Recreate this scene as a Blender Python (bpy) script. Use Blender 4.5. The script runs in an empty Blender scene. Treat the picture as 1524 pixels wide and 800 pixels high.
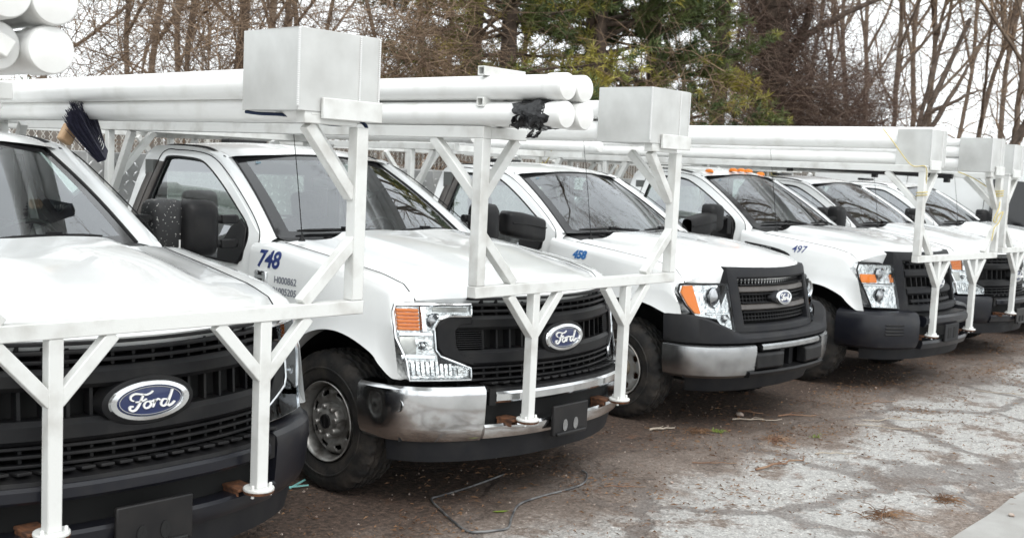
import bpy, bmesh, math, random
import numpy as np
from mathutils import Vector, Matrix, noise
random.seed(7); np.random.seed(7)
PI = math.pi
scene = bpy.context.scene
C = scene.collection

# ------------------------------------------------------------------ camera
cam_d = bpy.data.cameras.new('camera'); cam = bpy.data.objects.new('camera', cam_d); C.objects.link(cam)
CP = Vector((-4.815, -3.693, 1.846))
yw, pt, rl = math.radians(49.208), math.radians(-5.204), math.radians(2.726)
fw = Vector((math.sin(yw)*math.cos(pt), math.cos(yw)*math.cos(pt), math.sin(pt)))
r0 = Vector((math.cos(yw), -math.sin(yw), 0)); u0 = r0.cross(fw)
rt = r0*math.cos(rl)+u0*math.sin(rl); up = -r0*math.sin(rl)+u0*math.cos(rl)
M = Matrix((rt, up, -fw)).transposed().to_4x4(); M.translation = CP
cam.matrix_world = M
cam_d.sensor_width = 36; cam_d.lens = 1618.9/1524*36
cam_d.clip_start = 0.05; cam_d.clip_end = 2000
cam_d.dof.use_dof = True; cam_d.dof.focus_distance = 5.2; cam_d.dof.aperture_fstop = 5.0
scene.camera = cam

# ------------------------------------------------------------------ sky, sun, exposure
world = bpy.data.worlds.new('World'); scene.world = world; world.use_nodes = True
wn = world.node_tree.nodes; wl = world.node_tree.links; wn.clear()
SUN_EL, SUN_AZ = math.radians(52), math.radians(205)      # azimuth clockwise from +Y
wo = wn.new('ShaderNodeOutputWorld'); bg = wn.new('ShaderNodeBackground')
sk = wn.new('ShaderNodeTexSky'); sk.sky_type = 'NISHITA'; sk.sun_disc = False
sk.sun_elevation = SUN_EL; sk.sun_rotation = SUN_AZ; sk.dust_density = 4; sk.air_density = 1.2
hs = wn.new('ShaderNodeHueSaturation'); hs.inputs['Saturation'].default_value = 0.12
mx = wn.new('ShaderNodeMix'); mx.data_type = 'RGBA'; mx.inputs[0].default_value = 0.75
mx.inputs[7].default_value = (9.0, 9.45, 9.65, 1)          # even cloud deck
wl.new(sk.outputs[0], hs.inputs['Color']); wl.new(hs.outputs[0], mx.inputs[6])
wl.new(mx.outputs[2], bg.inputs['Color']); bg.inputs['Strength'].default_value = 0.128
wl.new(bg.outputs[0], wo.inputs['Surface'])
sd = bpy.data.lights.new('sun', 'SUN'); sun = bpy.data.objects.new('sun', sd); C.objects.link(sun)
sd.energy = 0.75; sd.angle = math.radians(25); sd.color = (1, 0.985, 0.96)
dirv = Vector((math.sin(SUN_AZ)*math.cos(SUN_EL), math.cos(SUN_AZ)*math.cos(SUN_EL), math.sin(SUN_EL)))
sun.rotation_euler = (-dirv).to_track_quat('-Z', 'Y').to_euler()
scene.view_settings.view_transform = 'Standard'; scene.view_settings.look = 'None'
scene.view_settings.gamma = 1; scene.view_settings.exposure = 0.78

# ------------------------------------------------------------------ materials
def nt(m): return m.node_tree.nodes, m.node_tree.links
def mat(name, col, rough=0.5, metal=0.0, coat=0.0, var=None, scale=8, bump=0, bscale=60, spec=0.5, var2=None, detail=6, lo=.4, hi=.62, coord='Object'):
    m = bpy.data.materials.new(name); m.use_nodes = True; n, l = nt(m); p = n['Principled BSDF']
    p.inputs['Base Color'].default_value = (*col, 1); p.inputs['Roughness'].default_value = rough
    p.inputs['Metallic'].default_value = metal; p.inputs['Coat Weight'].default_value = coat
    p.inputs['Coat Roughness'].default_value = 0.05; p.inputs['Specular IOR Level'].default_value = spec
    tc = n.new('ShaderNodeTexCoord')
    if var:
        nz = n.new('ShaderNodeTexNoise'); nz.inputs['Scale'].default_value = scale; nz.inputs['Detail'].default_value = detail
        l.new(tc.outputs[coord], nz.inputs['Vector'])
        cr = n.new('ShaderNodeValToRGB'); e = cr.color_ramp.elements
        e[0].position = lo; e[0].color = (*col, 1); e[1].position = hi; e[1].color = (*var, 1)
        if var2:
            k = e.new((lo+hi)/2); k.color = (*var2, 1)
        l.new(nz.outputs['Fac'], cr.inputs['Fac']); l.new(cr.outputs['Color'], p.inputs['Base Color'])
    if bump:
        nb = n.new('ShaderNodeTexNoise'); nb.inputs['Scale'].default_value = bscale; nb.inputs['Detail'].default_value = 4
        l.new(tc.outputs[coord], nb.inputs['Vector'])
        b = n.new('ShaderNodeBump'); b.inputs['Strength'].default_value = bump; b.inputs['Distance'].default_value = 0.01
        l.new(nb.outputs['Fac'], b.inputs['Height']); l.new(b.outputs['Normal'], p.inputs['Normal'])
    return m
def glass(name, tint, ior=1.55, haze=0.0):
    m = bpy.data.materials.new(name); m.use_nodes = True; n, l = nt(m); n.clear()
    o = n.new('ShaderNodeOutputMaterial'); mxs = n.new('ShaderNodeMixShader'); t = n.new('ShaderNodeBsdfTransparent')
    g = n.new('ShaderNodeBsdfGlossy'); f = n.new('ShaderNodeFresnel')
    t.inputs[0].default_value = (*tint, 1); g.inputs['Roughness'].default_value = 0.01; g.inputs['Color'].default_value = (.95, .97, 1, 1)
    f.inputs['IOR'].default_value = ior
    l.new(f.outputs[0], mxs.inputs[0])
    if haze:
        d = n.new('ShaderNodeBsdfDiffuse'); d.inputs[0].default_value = (.5, .5, .48, 1); m2 = n.new('ShaderNodeMixShader')
        tc = n.new('ShaderNodeTexCoord'); nz = n.new('ShaderNodeTexNoise'); nz.inputs['Scale'].default_value = 5; nz.inputs['Detail'].default_value = 6
        l.new(tc.outputs['Object'], nz.inputs[0]); mr = n.new('ShaderNodeMapRange')
        mr.inputs[1].default_value = .35; mr.inputs[2].default_value = .75; mr.inputs[3].default_value = 0; mr.inputs[4].default_value = haze
        l.new(nz.outputs['Fac'], mr.inputs[0]); l.new(mr.outputs[0], m2.inputs[0])
        l.new(t.outputs[0], m2.inputs[1]); l.new(d.outputs[0], m2.inputs[2]); l.new(m2.outputs[0], mxs.inputs[1])
    else: l.new(t.outputs[0], mxs.inputs[1])
    l.new(g.outputs[0], mxs.inputs[2]); l.new(mxs.outputs[0], o.inputs[0])
    return m

PAINT = mat('white_paint', (.75, .762, .758), .24, 0, .8, (.67, .675, .66), 2.2, lo=.45, hi=.8)
PAINT_IN = mat('grey_trim', (.12, .125, .12), .7)
BLACK = mat('black_plastic', (.0075, .0075, .0085), .46, 0, 0, (.014, .0135, .0135), 9, .06, 400, spec=.22)
BLACKG = mat('satin_black', (.010, .010, .011), .36, 0, 0, (.018, .017, .017), 6, spec=.25)
NAVY = mat('black_bumper_paint', (.0075, .008, .012), .34, 0, .1, (.020, .019, .019), 7, lo=.5, hi=.78, spec=.35)
GREYP = mat('dark_grey_cladding', (.016, .0165, .019), .56, 0, 0, (.022, .022, .023), 6, spec=.18)
APPL = mat('grey_applique', (.065, .058, .054), .42, 0, 0, (.085, .076, .07), 12)
DARK = mat('dark_void', (.006, .006, .006), .9)
CHROME = mat('chrome', (.78, .79, .80), .13, 1.0, 0, (.55, .56, .57), 5, .03, 30, lo=.42, hi=.7)
DULLCH = mat('worn_chrome', (.52, .53, .54), .27, 1.0, 0, (.33, .34, .35), 7, .04, 40, lo=.40, hi=.72)
REFL = mat('lamp_reflector', (.80, .80, .80), .10, 1.0, 0, (.42, .43, .44), 22, .9, 38, lo=.38, hi=.72)
AMBER = mat('amber_lens', (.72, .19, .012), .3, 0, 0, spec=.3)
RUBBER = mat('tyre_rubber', (.011, .0105, .0105), .75, 0, 0, (.05, .042, .035), 11, .25, 70, lo=.42, hi=.75)
STEEL = mat('grey_wheel_steel', (.36, .355, .34), .34, .6, 0, (.11, .10, .09), 14, lo=.4, hi=.7)
ALLOY = mat('silver_wheel', (.42, .42, .41), .4, .4, 0, (.23, .17, .11), 10, lo=.5, hi=.8)
BEIGE = mat('dusty_hub_cap', (.30, .26, .20), .6, 0, 0, (.2, .16, .12), 20)
ALU = mat('weathered_aluminium', (.67, .675, .655), .46, .12, 0, (.40, .385, .355), 7, .06, 160, detail=14, lo=.48, hi=.86)
ALUBOX = mat('brushed_aluminium_sheet', (.58, .585, .57), .42, .28, 0, (.43, .43, .415), 4, .03, 200, detail=8, lo=.38, hi=.7)
WELD = mat('weld_bead', (.66, .66, .65), .3, .4)
PVC = mat('white_pvc', (.76, .76, .745), .36, 0, .1, (.55, .54, .50), 5, lo=.5, hi=.9, detail=12)
RUST = mat('rusty_steel', (.17, .070, .030), .85, .1, 0, (.065, .030, .018), 25, .4, 90)
GLASS = glass('tinted_window_glass', (.78, .87, .83), 3.2)
WSGLASS = glass('windshield_glass', (.74, .86, .80), 2.45, .04)
LENS = glass('clear_lens', (.97, .98, .98), 1.25)
FRIT = mat('black_glass_border', (.012, .012, .013), .12, 0, .3)
SEATM = mat('grey_seat_cloth', (.10, .105, .105), .85, 0, 0, (.07, .075, .075), 30)
DASH = mat('dark_dashboard', (.035, .04, .038), .6)
BLUEB = mat('badge_blue', (.007, .016, .075), .3, 0, .5)
NUMB = mat('navy_number_vinyl', (.018, .034, .15), .45, 0, 0, (.10, .13, .30), 14, lo=.5, hi=.8)
NUMB2 = mat('bright_blue_vinyl', (.03, .15, .40), .4)
TXTG = mat('grey_lettering', (.16, .17, .20), .5)
DIAM = mat('tread_plate', (.46, .46, .455), .42, .5, 0, (.36, .36, .355), 5)
LUG = mat('tread_plate_lug', (.78, .78, .77), .25, .6)
SPECK = mat('speckled_mirror_shell', (.010, .010, .011), .5, 0, 0, (.45, .44, .42), 75, detail=1.5, lo=.67, hi=.69)
BAGM = mat('black_plastic_bag', (.010, .010, .011), .22, 0, 0, None, 1, .8, 50)
BRIST = mat('navy_bristles', (.018, .017, .035), .7, 0, 0, (.03, .03, .06), 60)
WOODM = mat('pale_broom_wood', (.30, .17, .085), .7, 0, 0, (.40, .27, .16), 8)
BLUER = mat('blue_cord', (.010, .022, .06), .8)
YELR = mat('yellow_cord', (.60, .50, .20), .75, 0, 0, (.48, .38, .14), 60)
CABLE = mat('grey_black_strap', (.05, .05, .052), .5, 0, 0, (.17, .17, .17), 12)
CYAN = mat('pale_teal_plastic', (.25, .58, .55), .5)
BARK = mat('bare_bark', (.12, .086, .064), .9, 0, 0, (.20, .152, .115), 5, .5, 30)
BARKD = mat('dark_bark', (.062, .044, .033), .9, 0, 0, (.12, .088, .068), 6, .6, 25)
TWIGM = mat('brown_twigs', (.10, .062, .040), .9, 0, 0, (.31, .215, .14), 2.5)
VINEM = mat('red_brown_vines', (.125, .078, .060), .9, 0, 0, (.22, .155, .12), 2)
NEED = mat('pine_needles', (.066, .100, .034), .7, 0, 0, (.15, .175, .05), 1.0)
NEEDY = mat('yellowing_needles', (.38, .32, .055), .7, 0, 0, (.20, .22, .055), 1.4)
WOODG = mat('weathered_fence_wood', (.15, .13, .112), .9, 0, 0, (.27, .24, .21), 7, .3, 40)
GALV = mat('galvanised_wire', (.55, .54, .50), .55, .2)
LEAF = mat('brown_leaf_litter', (.11, .055, .028), .85, 0, 0, (.22, .125, .065), 3)
TWIGD = mat('dry_twig', (.17, .085, .05), .85, 0, 0, (.25, .16, .10), 12)
TWIGP = mat('pale_dry_straw', (.36, .31, .25), .8)
GREENL = mat('green_leaf', (.16, .22, .03), .6)
STONE = mat('pale_stone', (.42, .36, .31), .9, 0, 0, (.30, .22, .18), 20)
STICK = mat('faded_sticker', (.20, .30, .36), .6)
SIGNW = mat('white_sign', (.75, .75, .73), .5)

# ------------------------------------------------------------------ helpers
def lerp(a, b, t): return a+(b-a)*t
def sstep(a, b, x):
    t = min(1, max(0, (x-a)/(b-a))); return t*t*(3-2*t)
def interp(x, P):
    if x <= P[0][0]: return P[0][1]
    for (a, va), (b, vb) in zip(P, P[1:]):
        if x <= b: return va+(vb-va)*(x-a)/(b-a)
    return P[-1][1]
def crom(P, n, closed=False):
    P = [tuple(p) for p in P]; N = len(P); out = []; rng = N if closed else N-1
    for i in range(rng):
        if closed: a, b, c, d = P[i-1], P[i], P[(i+1) % N], P[(i+2) % N]
        else: a, b, c, d = P[max(0, i-1)], P[i], P[i+1], P[min(N-1, i+2)]
        for k in range(n):
            t = k/n
            out.append(tuple(.5*(2*q+(r-p)*t+(2*p-5*q+4*r-s)*t*t+(-p+3*q-3*r+s)*t**3) for p, q, r, s in zip(a, b, c, d)))
    if not closed: out.append(P[-1])
    return out

class MB:
    def __init__(s): s.v = []; s.f = []
    def add(s, vs, fs):
        o = len(s.v); s.v += [tuple(v) for v in vs]; s.f += [tuple(i+o for i in f) for f in fs]; return s
    def grid(s, rows, cu=False, cv=False):
        nr, nc = len(rows), len(rows[0]); fs = []
        for i in range(nr if cv else nr-1):
            for j in range(nc if cu else nc-1):
                a, b = i, (i+1) % nr; c, d = j, (j+1) % nc
                fs.append((a*nc+c, a*nc+d, b*nc+d, b*nc+c))
        return s.add([p for r in rows for p in r], fs)
    def box(s, c, d, M3=None):
        vs = []
        for x in (-.5, .5):
            for y in (-.5, .5):
                for z in (-.5, .5):
                    p = Vector((x*d[0], y*d[1], z*d[2]))
                    if M3 is not None: p = M3 @ p
                    vs.append((p.x+c[0], p.y+c[1], p.z+c[2]))
        return s.add(vs, [(0, 1, 3, 2), (4, 6, 7, 5), (0, 4, 5, 1), (2, 3, 7, 6), (0, 2, 6, 4), (1, 5, 7, 3)])
    def bar(s, a, b, w, h, up=(0, 0, 1)):
        a, b = Vector(a), Vector(b); d = (b-a).normalized(); u = Vector(up)
        if abs(d.dot(u)) > .98: u = Vector((0, 1, 0))
        r = d.cross(u).normalized(); u = r.cross(d).normalized()
        vs = [p+r*sx*w/2+u*sz*h/2 for p in (a, b) for sx, sz in ((-1, -1), (1, -1), (1, 1), (-1, 1))]
        return s.add(vs, [(3, 2, 1, 0), (4, 5, 6, 7), (0, 1, 5, 4), (1, 2, 6, 5), (2, 3, 7, 6), (3, 0, 4, 7)])
    def tube(s, P, r, n=8, cap=True):
        P = [Vector(p) for p in P]; N = len(P); rr = r if hasattr(r, '__len__') else [r]*N; rows = []; pu = None
        for i, p in enumerate(P):
            t = (P[min(N-1, i+1)]-P[max(0, i-1)]); t = t.normalized() if t.length > 1e-9 else Vector((0, 0, 1))
            if pu is None: pu = Vector((0, 0, 1)) if abs(t.z) < .9 else Vector((1, 0, 0))
            a = t.cross(pu); a = a.normalized() if a.length > 1e-6 else t.orthogonal().normalized(); b = a.cross(t); pu = b
            rows.append([p+a*math.cos(2*PI*k/n)*rr[i]+b*math.sin(2*PI*k/n)*rr[i] for k in range(n)])
        o = len(s.v); s.grid(rows, cu=True)
        if cap: s.f += [tuple(o+k for k in range(n)), tuple(o+(N-1)*n+n-1-k for k in range(n))]
        return s
    def lathe(s, prof, c, axis, n=32, closed=False):
        ax = Vector(axis).normalized(); a = ax.orthogonal().normalized(); b = ax.cross(a); c = Vector(c)
        rows = [[c+ax*h+(a*math.cos(2*PI*k/n)+b*math.sin(2*PI*k/n))*r for k in range(n)] for h, r in prof]
        return s.grid(rows, cu=True, cv=closed)
    def poly(s, pts, d=None):
        """flat polygon, optionally extruded by vector d"""
        n = len(pts); pts = [Vector(p) for p in pts]
        if d is None: return s.add(pts, [tuple(range(n))])
        d = Vector(d); return s.add(pts+[p+d for p in pts], [tuple(range(n)), tuple(range(2*n-1, n-1, -1))]+[(i, (i+1) % n, n+(i+1) % n, n+i) for i in range(n)])
    def mesh(s, name, m, smooth=True, ang=38, fix=True):
        me = bpy.data.meshes.new(name); me.from_pydata(s.v, [], s.f)
        if smooth or fix:
            bm = bmesh.new(); bm.from_mesh(me)
            if fix: bmesh.ops.remove_doubles(bm, verts=bm.verts, dist=1e-5); bmesh.ops.recalc_face_normals(bm, faces=bm.faces)
            if smooth:
                for f in bm.faces: f.smooth = True
                lim = math.radians(ang)
                for e in bm.edges:
                    if len(e.link_faces) > 2 or (len(e.link_faces) == 2 and e.calc_face_angle(0) > lim): e.smooth = False
            bm.to_mesh(me); bm.free()
        me.materials.append(m); return me
    def build(s, name, m, parent=None, bevel=0, smooth=True, ang=38, fix=True, solid=0, sub=0):
        o = bpy.data.objects.new(name, s.mesh(name, m, smooth, ang, fix)); C.objects.link(o)
        if parent: o.parent = parent
        if sub: q = o.modifiers.new('s', 'SUBSURF'); q.levels = q.render_levels = sub
        if solid: q = o.modifiers.new('t', 'SOLIDIFY'); q.thickness = solid; q.offset = -1
        if bevel: q = o.modifiers.new('b', 'BEVEL'); q.width = bevel; q.segments = 2; q.limit_method = 'ANGLE'; q.angle_limit = math.radians(40)
        return o
def tag(o, label=None, cat=None, group=None, kind=None):
    if label: o['label'] = label
    if cat: o['category'] = cat
    if group: o['group'] = group
    if kind: o['kind'] = kind
    return o
def thing(name, label, cat, loc=(0, 0, 0), rz=0, group=None):
    o = bpy.data.objects.new(name, None); C.objects.link(o); o.location = loc; o.rotation_euler = (0, 0, rz); o.empty_display_size = .2
    return tag(o, label, cat, group)
KIDS = {}
def copy_tree(o, parent=None):
    c = o.copy(); C.objects.link(c); c.parent = parent
    for ch in o.children: copy_tree(ch, c)
    return c
def setmat(o, m):
    o.material_slots[0].link = 'OBJECT'; o.material_slots[0].material = m
def text_pts(body, size=1, shear=0, offset=0, extrude=.004, align='CENTER', spacing=1):
    cu = bpy.data.curves.new('lettering', 'FONT'); cu.body = body; cu.size = size; cu.shear = shear; cu.offset = offset
    cu.extrude = extrude; cu.align_x = align; cu.resolution_u = 4; cu.space_character = spacing
    o = bpy.data.objects.new('lettering', cu); C.objects.link(o); dg = bpy.context.evaluated_depsgraph_get(); dg.update()
    me = bpy.data.meshes.new_from_object(o.evaluated_get(dg)); bpy.data.objects.remove(o)
    vs = [tuple(v.co) for v in me.vertices]; fs = [tuple(p.vertices) for p in me.polygons]; bpy.data.meshes.remove(me)
    return vs, fs
def lettering(name, body, fn, m, parent, **k):
    vs, fs = text_pts(body, **k); mb = MB(); mb.add([fn(*v) for v in vs], fs)
    return mb.build(name, m, parent, smooth=False, fix=False)

# ------------------------------------------------------------------ truck body
XS = [(.3, .950), (.5, .975), (.7, .995), (.9, 1.002), (1.04, 1.004), (1.10, .990), (1.2, .978), (1.28, .960), (1.34, .938), (1.6, .852), (1.85, .770), (1.90, .735), (1.96, .70)]
def xs(z): return interp(z, XS)
WKEY = [(1.80, 1.22), (1.765, 1.31), (1.79, 1.42), (1.97, 1.54), (2.20, 1.675), (2.40, 1.775), (2.52, 1.812), (2.70, 1.825), (2.885, 1.825), (2.925, 1.79), (2.965, 1.60), (3.0, 1.34), (2.98, 1.275), (2.85, 1.265), (2.4, 1.25), (2.1, 1.22)]
OKEY = [(1.66, .48), (1.64, .95), (1.61, 1.31), (1.76, 1.455), (2.07, 1.66), (2.36, 1.835), (2.55, 1.885), (2.75, 1.90), (3.02, 1.90), (3.14, 1.875), (3.19, 1.72), (3.20, 1.30), (3.20, .85), (3.18, .48), (2.6, .48), (2.2, .48)]
ARCH = [(.41, .735), (.44, .757), (.49, .805), (.54, .855), (.70, .918), (.87, .938), (1.04, .90), (1.21, .80), (1.35, .66), (1.43, .50), (1.455, .42)]

def hood_fn(S):
    def f(s, q):
        x = lerp(.826, .862, q)*s; a = abs(s)
        yf = S['yf0']+S['yf1']*a*a; yr = 1.36+.12*a*a; y = lerp(yf, yr, q); d = y-yf
        ze = S['ze']+interp(d, [(0, 0), (.03, .03), (.09, .078), (.25, .118), (.6, .165), (1.17, 1.37-.0-1.137)])*(1.372-S['ze'])/.235
        zc = S['zc']+interp(d, [(0, 0), (.03, .035), (.10, .078), (.3, .125), (.7, .188), (1.3, .245)])*(1.412-S['zc'])/.245
        w = 1-a**S.get('hp', 3.0)
        z = lerp(ze, zc, w)
        ax = abs(x); dome = (1-sstep(.49, .555, ax))*.027*sstep(.05, .75, q) - .012*sstep(.52, .6, ax)*(1-sstep(.66, .78, ax))*sstep(.2, .9, q) - .010*(1-sstep(.0, .30, ax))*sstep(.15, .6, q)
        return (x, y, z+dome+S.get('dz', 0)*q)
    return f

def build_wheel(root, x, y, R, style, sgn):
    """tyre > rim parts; x = centre plane of the tyre, sgn = outward direction along x"""
    ax = (sgn, 0, 0); c = (x, y, R); k = R/.40; n = 96
    prof = [(-.095, .222*k), (-.112, .24*k), (-.126, .30*k), (-.124, .335*k), (-.112, .368*k), (-.100, .388*k), (-.084, .396*k), (-.072, .398*k), (-.066, .388*k), (-.056, .388*k), (-.050, .3995*k), (-.03, .400*k), (-.024, .389*k), (-.014, .389*k), (-.008, .4005*k)]
    prof = prof+[(-h, r) for h, r in reversed(prof)]
    A = Vector(ax); a = A.orthogonal().normalized(); b = A.cross(a); cv = Vector(c); rows = []
    for j, (h, r) in enumerate(prof):
        row = []
        for q in range(n):
            rr = r
            if r > .386*k and (q+(j//2)*1) % 3 == 0: rr -= .010*k
            if .366*k < r <= .389*k and (q % 3 == 0): rr -= .006
            t = 2*PI*q/n; row.append(cv+A*h+(a*math.cos(t)+b*math.sin(t))*rr)
        rows.append(row)
    ty = MB().grid(rows, cu=True).build('tyre', RUBBER, root, ang=25)
    # raised ring on the side wall
    MB().lathe([(.126, .295*k), (.130, .30*k), (.130, .305*k), (.126, .310*k)], c, ax, 64).build('sidewall_ring', RUBBER, ty)
    M_ = STEEL if style == 'steel' else ALLOY
    rim = MB().lathe([(.118, .226*k), (.122, .222*k), (.118, .216*k), (.105, .210*k), (.085, .204*k), (.06, .200*k), (-.09, .196*k), (-.1, .222*k)], c, ax, 64).build('rim', M_, ty)
    nh = 8 if style == 'steel' else 7
    mb = MB(); NR, NA = 14, nh*16; vs = []; fs = []
    r0_, r1_ = .03*k, .203*k
    def dep(r):
        q = r/k
        return interp(q, [(.03, .052), (.085, .05), (.10, .045), (.125, .055), (.15, .068), (.175, .062), (.19, .045), (.203, .03)])
    def hole(r, t):
        if style == 'steel': cr_, er, ea = .158*k, .021*k, .20
        else: cr_, er, ea = .150*k, .032*k, .20
        ph = (t % (2*PI/nh))-PI/nh
        return ((r-cr_)/er)**2+(ph*r/(ea*cr_))**2 < 1
    for i in range(NR+1):
        r = lerp(r0_, r1_, i/NR)
        for j in range(NA):
            t = 2*PI*j/NA; p = cv+A*dep(r)+(a*math.cos(t)+b*math.sin(t))*r; vs.append(p)
    for i in range(NR):
        for j in range(NA):
            r = lerp(r0_, r1_, (i+.5)/NR); t = 2*PI*(j+.5)/NA
            if hole(r, t): continue
            fs.append((i*NA+j, i*NA+(j+1) % NA, (i+1)*NA+(j+1) % NA, (i+1)*NA+j))
    mb.add(vs, fs); mb.build('wheel_disc', M_, ty, solid=.012)
    MB().lathe([(-.02, .0), (-.02, .20*k)], c, ax, 32).build('brake_backing', DARK if style == 'steel' else RUST, ty)
    hub = MB()
    if style == 'steel':
        hub.lathe([(.05, .098*k), (.072, .094*k), (.095, .082*k), (.105, .060*k), (.108, .04*k), (.108, .0)], c, ax, 40)
        for i in range(8):
            t = 2*PI*i/8+.2; o = cv+(a*math.cos(t)+b*math.sin(t))*.083*k
            hub.lathe([(.04, .0165), (.112, .0165), (.118, .012), (.119, 0)], o, ax, 10)
        hub.build('hub_cap', STEEL, ty)
        cc = MB().lathe([(.100, .042*k), (.117, .040*k), (.119, .034*k), (.113, .032*k), (.113, 0)], c, ax, 24)
        cc.box((cv+A*.118)[:], (.01, .012, .07)); cc.build('centre_cap', BLACKG, ty)
    else:
        hub.lathe([(.045, .078*k), (.075, .075*k), (.098, .062*k), (.108, .035*k), (.11, 0)], c, ax, 32); hub.build('hub_cap', BEIGE, ty)
    return ty

def surf_plate(poly, yF, off=0, depth=.03, step=.05):
    """polygon in (x,z) laid on the front surface y=yF(x,z), offset forward by off and given depth backwards"""
    P = []
    for (a, b) in zip(poly, poly[1:]+poly[:1]):
        L = math.dist(a, b); n = max(1, int(L/step))
        P += [(lerp(a[0], b[0], i/n), lerp(a[1], b[1], i/n)) for i in range(n)]
    bm = bmesh.new(); vs = [bm.verts.new((x, 0, z)) for x, z in P]
    es = [bm.edges.new((vs[i], vs[(i+1) % len(vs)])) for i in range(len(vs))]
    bmesh.ops.triangle_fill(bm, use_beauty=True, edges=es)
    bm.verts.index_update(); fs = [tuple(v.index for v in f.verts) for f in bm.faces]; N = len(P)
    bm.free(); mb = MB()
    fr = [(x, yF(x, z)-off, z) for x, z in P]; bk = [(x, yF(x, z)-off+depth, z) for x, z in P]
    mb.add(fr+bk, fs+[tuple(i+N for i in reversed(f)) for f in fs]+[(i, (i+1) % N, N+(i+1) % N, N+i) for i in range(N)])
    return mb
def fsweep(mb, x0, x1, n, sec, yF):
    """sweep a closed (z, dy) section across the front surface"""
    rows = [[(lerp(x0, x1, i/n), yF(lerp(x0, x1, i/n), z)+dy, z) for z, dy in sec] for i in range(n+1)]
    o = len(mb.v); k = len(sec); mb.grid(rows, cu=True)
    mb.f += [tuple(o+i for i in range(k)), tuple(o+n*k+k-1-i for i in range(k))]
    return mb
def bar_sec(z0, z1, d, r=.012, f=.0):
    return [(z0, d), (z0, -f+r), (z0+r, -f), (z1-r, -f), (z1, -f+r), (z1, d)]
def psweep(mb, path, sec, closed=True, caps=True):
    N = len(path); rows = []
    for i, p in enumerate(path):
        a, b = path[max(0, i-1)], path[min(N-1, i+1)]; t = Vector((b[0]-a[0], b[1]-a[1])).normalized(); nx, ny = t.y, -t.x
        rows.append([(p[0]+nx*o, p[1]+ny*o, z) for o, z in sec])
    o = len(mb.v); k = len(sec); mb.grid(rows, cu=closed)
    if closed and caps: mb.f += [tuple(o+i for i in range(k)), tuple(o+(N-1)*k+k-1-i for i in range(k))]
    return mb
def sympath(P):      # right half given from centre outwards (x>=0): returns left..right
    L = [(-x, y) for x, y in reversed(P)]
    if P[0][0] == 0: L = L[:-1]
    return L+list(P)

def lamp_dome(m, x, y, z, r):
    m.lathe([(-.01, r), (.010, r), (.014, r*.93), (.010, r*.86), (.004, r*.80), (.012, r*.5), (.018, r*.28), (.020, r*.1), (.020, 0)], (x, y, z), (0, -1, 0), 28)
def ford_badge(root, cx, y, cz, w, h, tilt=.0, ring=CHROME):
    def T(u, v, d): return (cx+u, y-d+v*tilt, cz+v)
    def ell(a, b, d, n=40): return [T(a*math.cos(2*PI*k/n), b*math.sin(2*PI*k/n), d) for k in range(n)]
    mb = MB(); mb.grid([ell(w, h, -.03), ell(w, h, .006), ell(w*.96, h*.93, .013), ell(w*.83, h*.76, .015), ell(w*.80, h*.72, .008)], cu=True)
    b = mb.build('badge', ring, root)
    mb = MB(); mb.grid([ell(w*.82, h*.74, .007), ell(w*.5, h*.45, .010), ell(w*.01, h*.01, .011)], cu=True); mb.build('badge_field', BLUEB, b)
    mb = MB(); mb.grid([ell(w*.765, h*.675, .006), ell(w*.765, h*.675, .0125), ell(w*.748, h*.65, .0125), ell(w*.748, h*.65, .006)], cu=True, cv=True); mb.build('badge_line', ring, b)
    st = [([(-.60, .08), (-.70, .16), (-.70, .30), (-.56, .40), (-.36, .36), (-.16, .31), (.0, .38), (.06, .46)], .07),
          ([(-.27, .34), (-.34, .12), (-.42, -.10), (-.52, -.30), (-.64, -.36), (-.74, -.28), (-.72, -.16), (-.62, -.16)], .085),
          ([(-.56, .03), (-.40, .02), (-.24, .07), (-.16, .13)], .06),
          ([(-.10, .0), (-.20, -.04), (-.26, -.18), (-.20, -.30), (-.08, -.28), (-.01, -.14), (-.06, -.01), (.04, -.02), (.12, .04)], .07),
          ([(.14, .05), (.10, -.12), (.05, -.30)], .085), ([(.09, -.12), (.17, .0), (.26, .05), (.31, -.02)], .065),
          ([(.56, -.02), (.44, .01), (.36, -.10), (.35, -.24), (.44, -.31), (.54, -.22), (.60, -.06)], .075),
          ([(.76, .42), (.70, .20), (.62, -.06), (.58, -.24), (.64, -.32), (.76, -.24), (.84, -.14)], .08)]
    mb = MB(); sx = w*.70; sy = h*1.05
    for P, wd in st:
        Q = crom(P, 5); rows = []; d0, d1 = .0, .0165
        for i, p in enumerate(Q):
            a_, b_ = Q[max(0, i-1)], Q[min(len(Q)-1, i+1)]; t = Vector((b_[0]-a_[0], b_[1]-a_[1])); t = t.normalized() if t.length > 0 else Vector((1, 0))
            nx, ny = -t.y*wd/2, t.x*wd/2; e = .75+.25*math.sin(PI*i/(len(Q)-1))
            L = (p[0]+nx*e, p[1]+ny*e); R_ = (p[0]-nx*e, p[1]-ny*e)
            rows.append([T(L[0]*sx, (L[1]-.02)*sy, .008), T(L[0]*sx, (L[1]-.02)*sy, d1), T(R_[0]*sx, (R_[1]-.02)*sy, d1), T(R_[0]*sx, (R_[1]-.02)*sy, .008)])
        mb.grid(rows)
    mb.build('badge_script', SIGNW, b)
    return b

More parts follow.
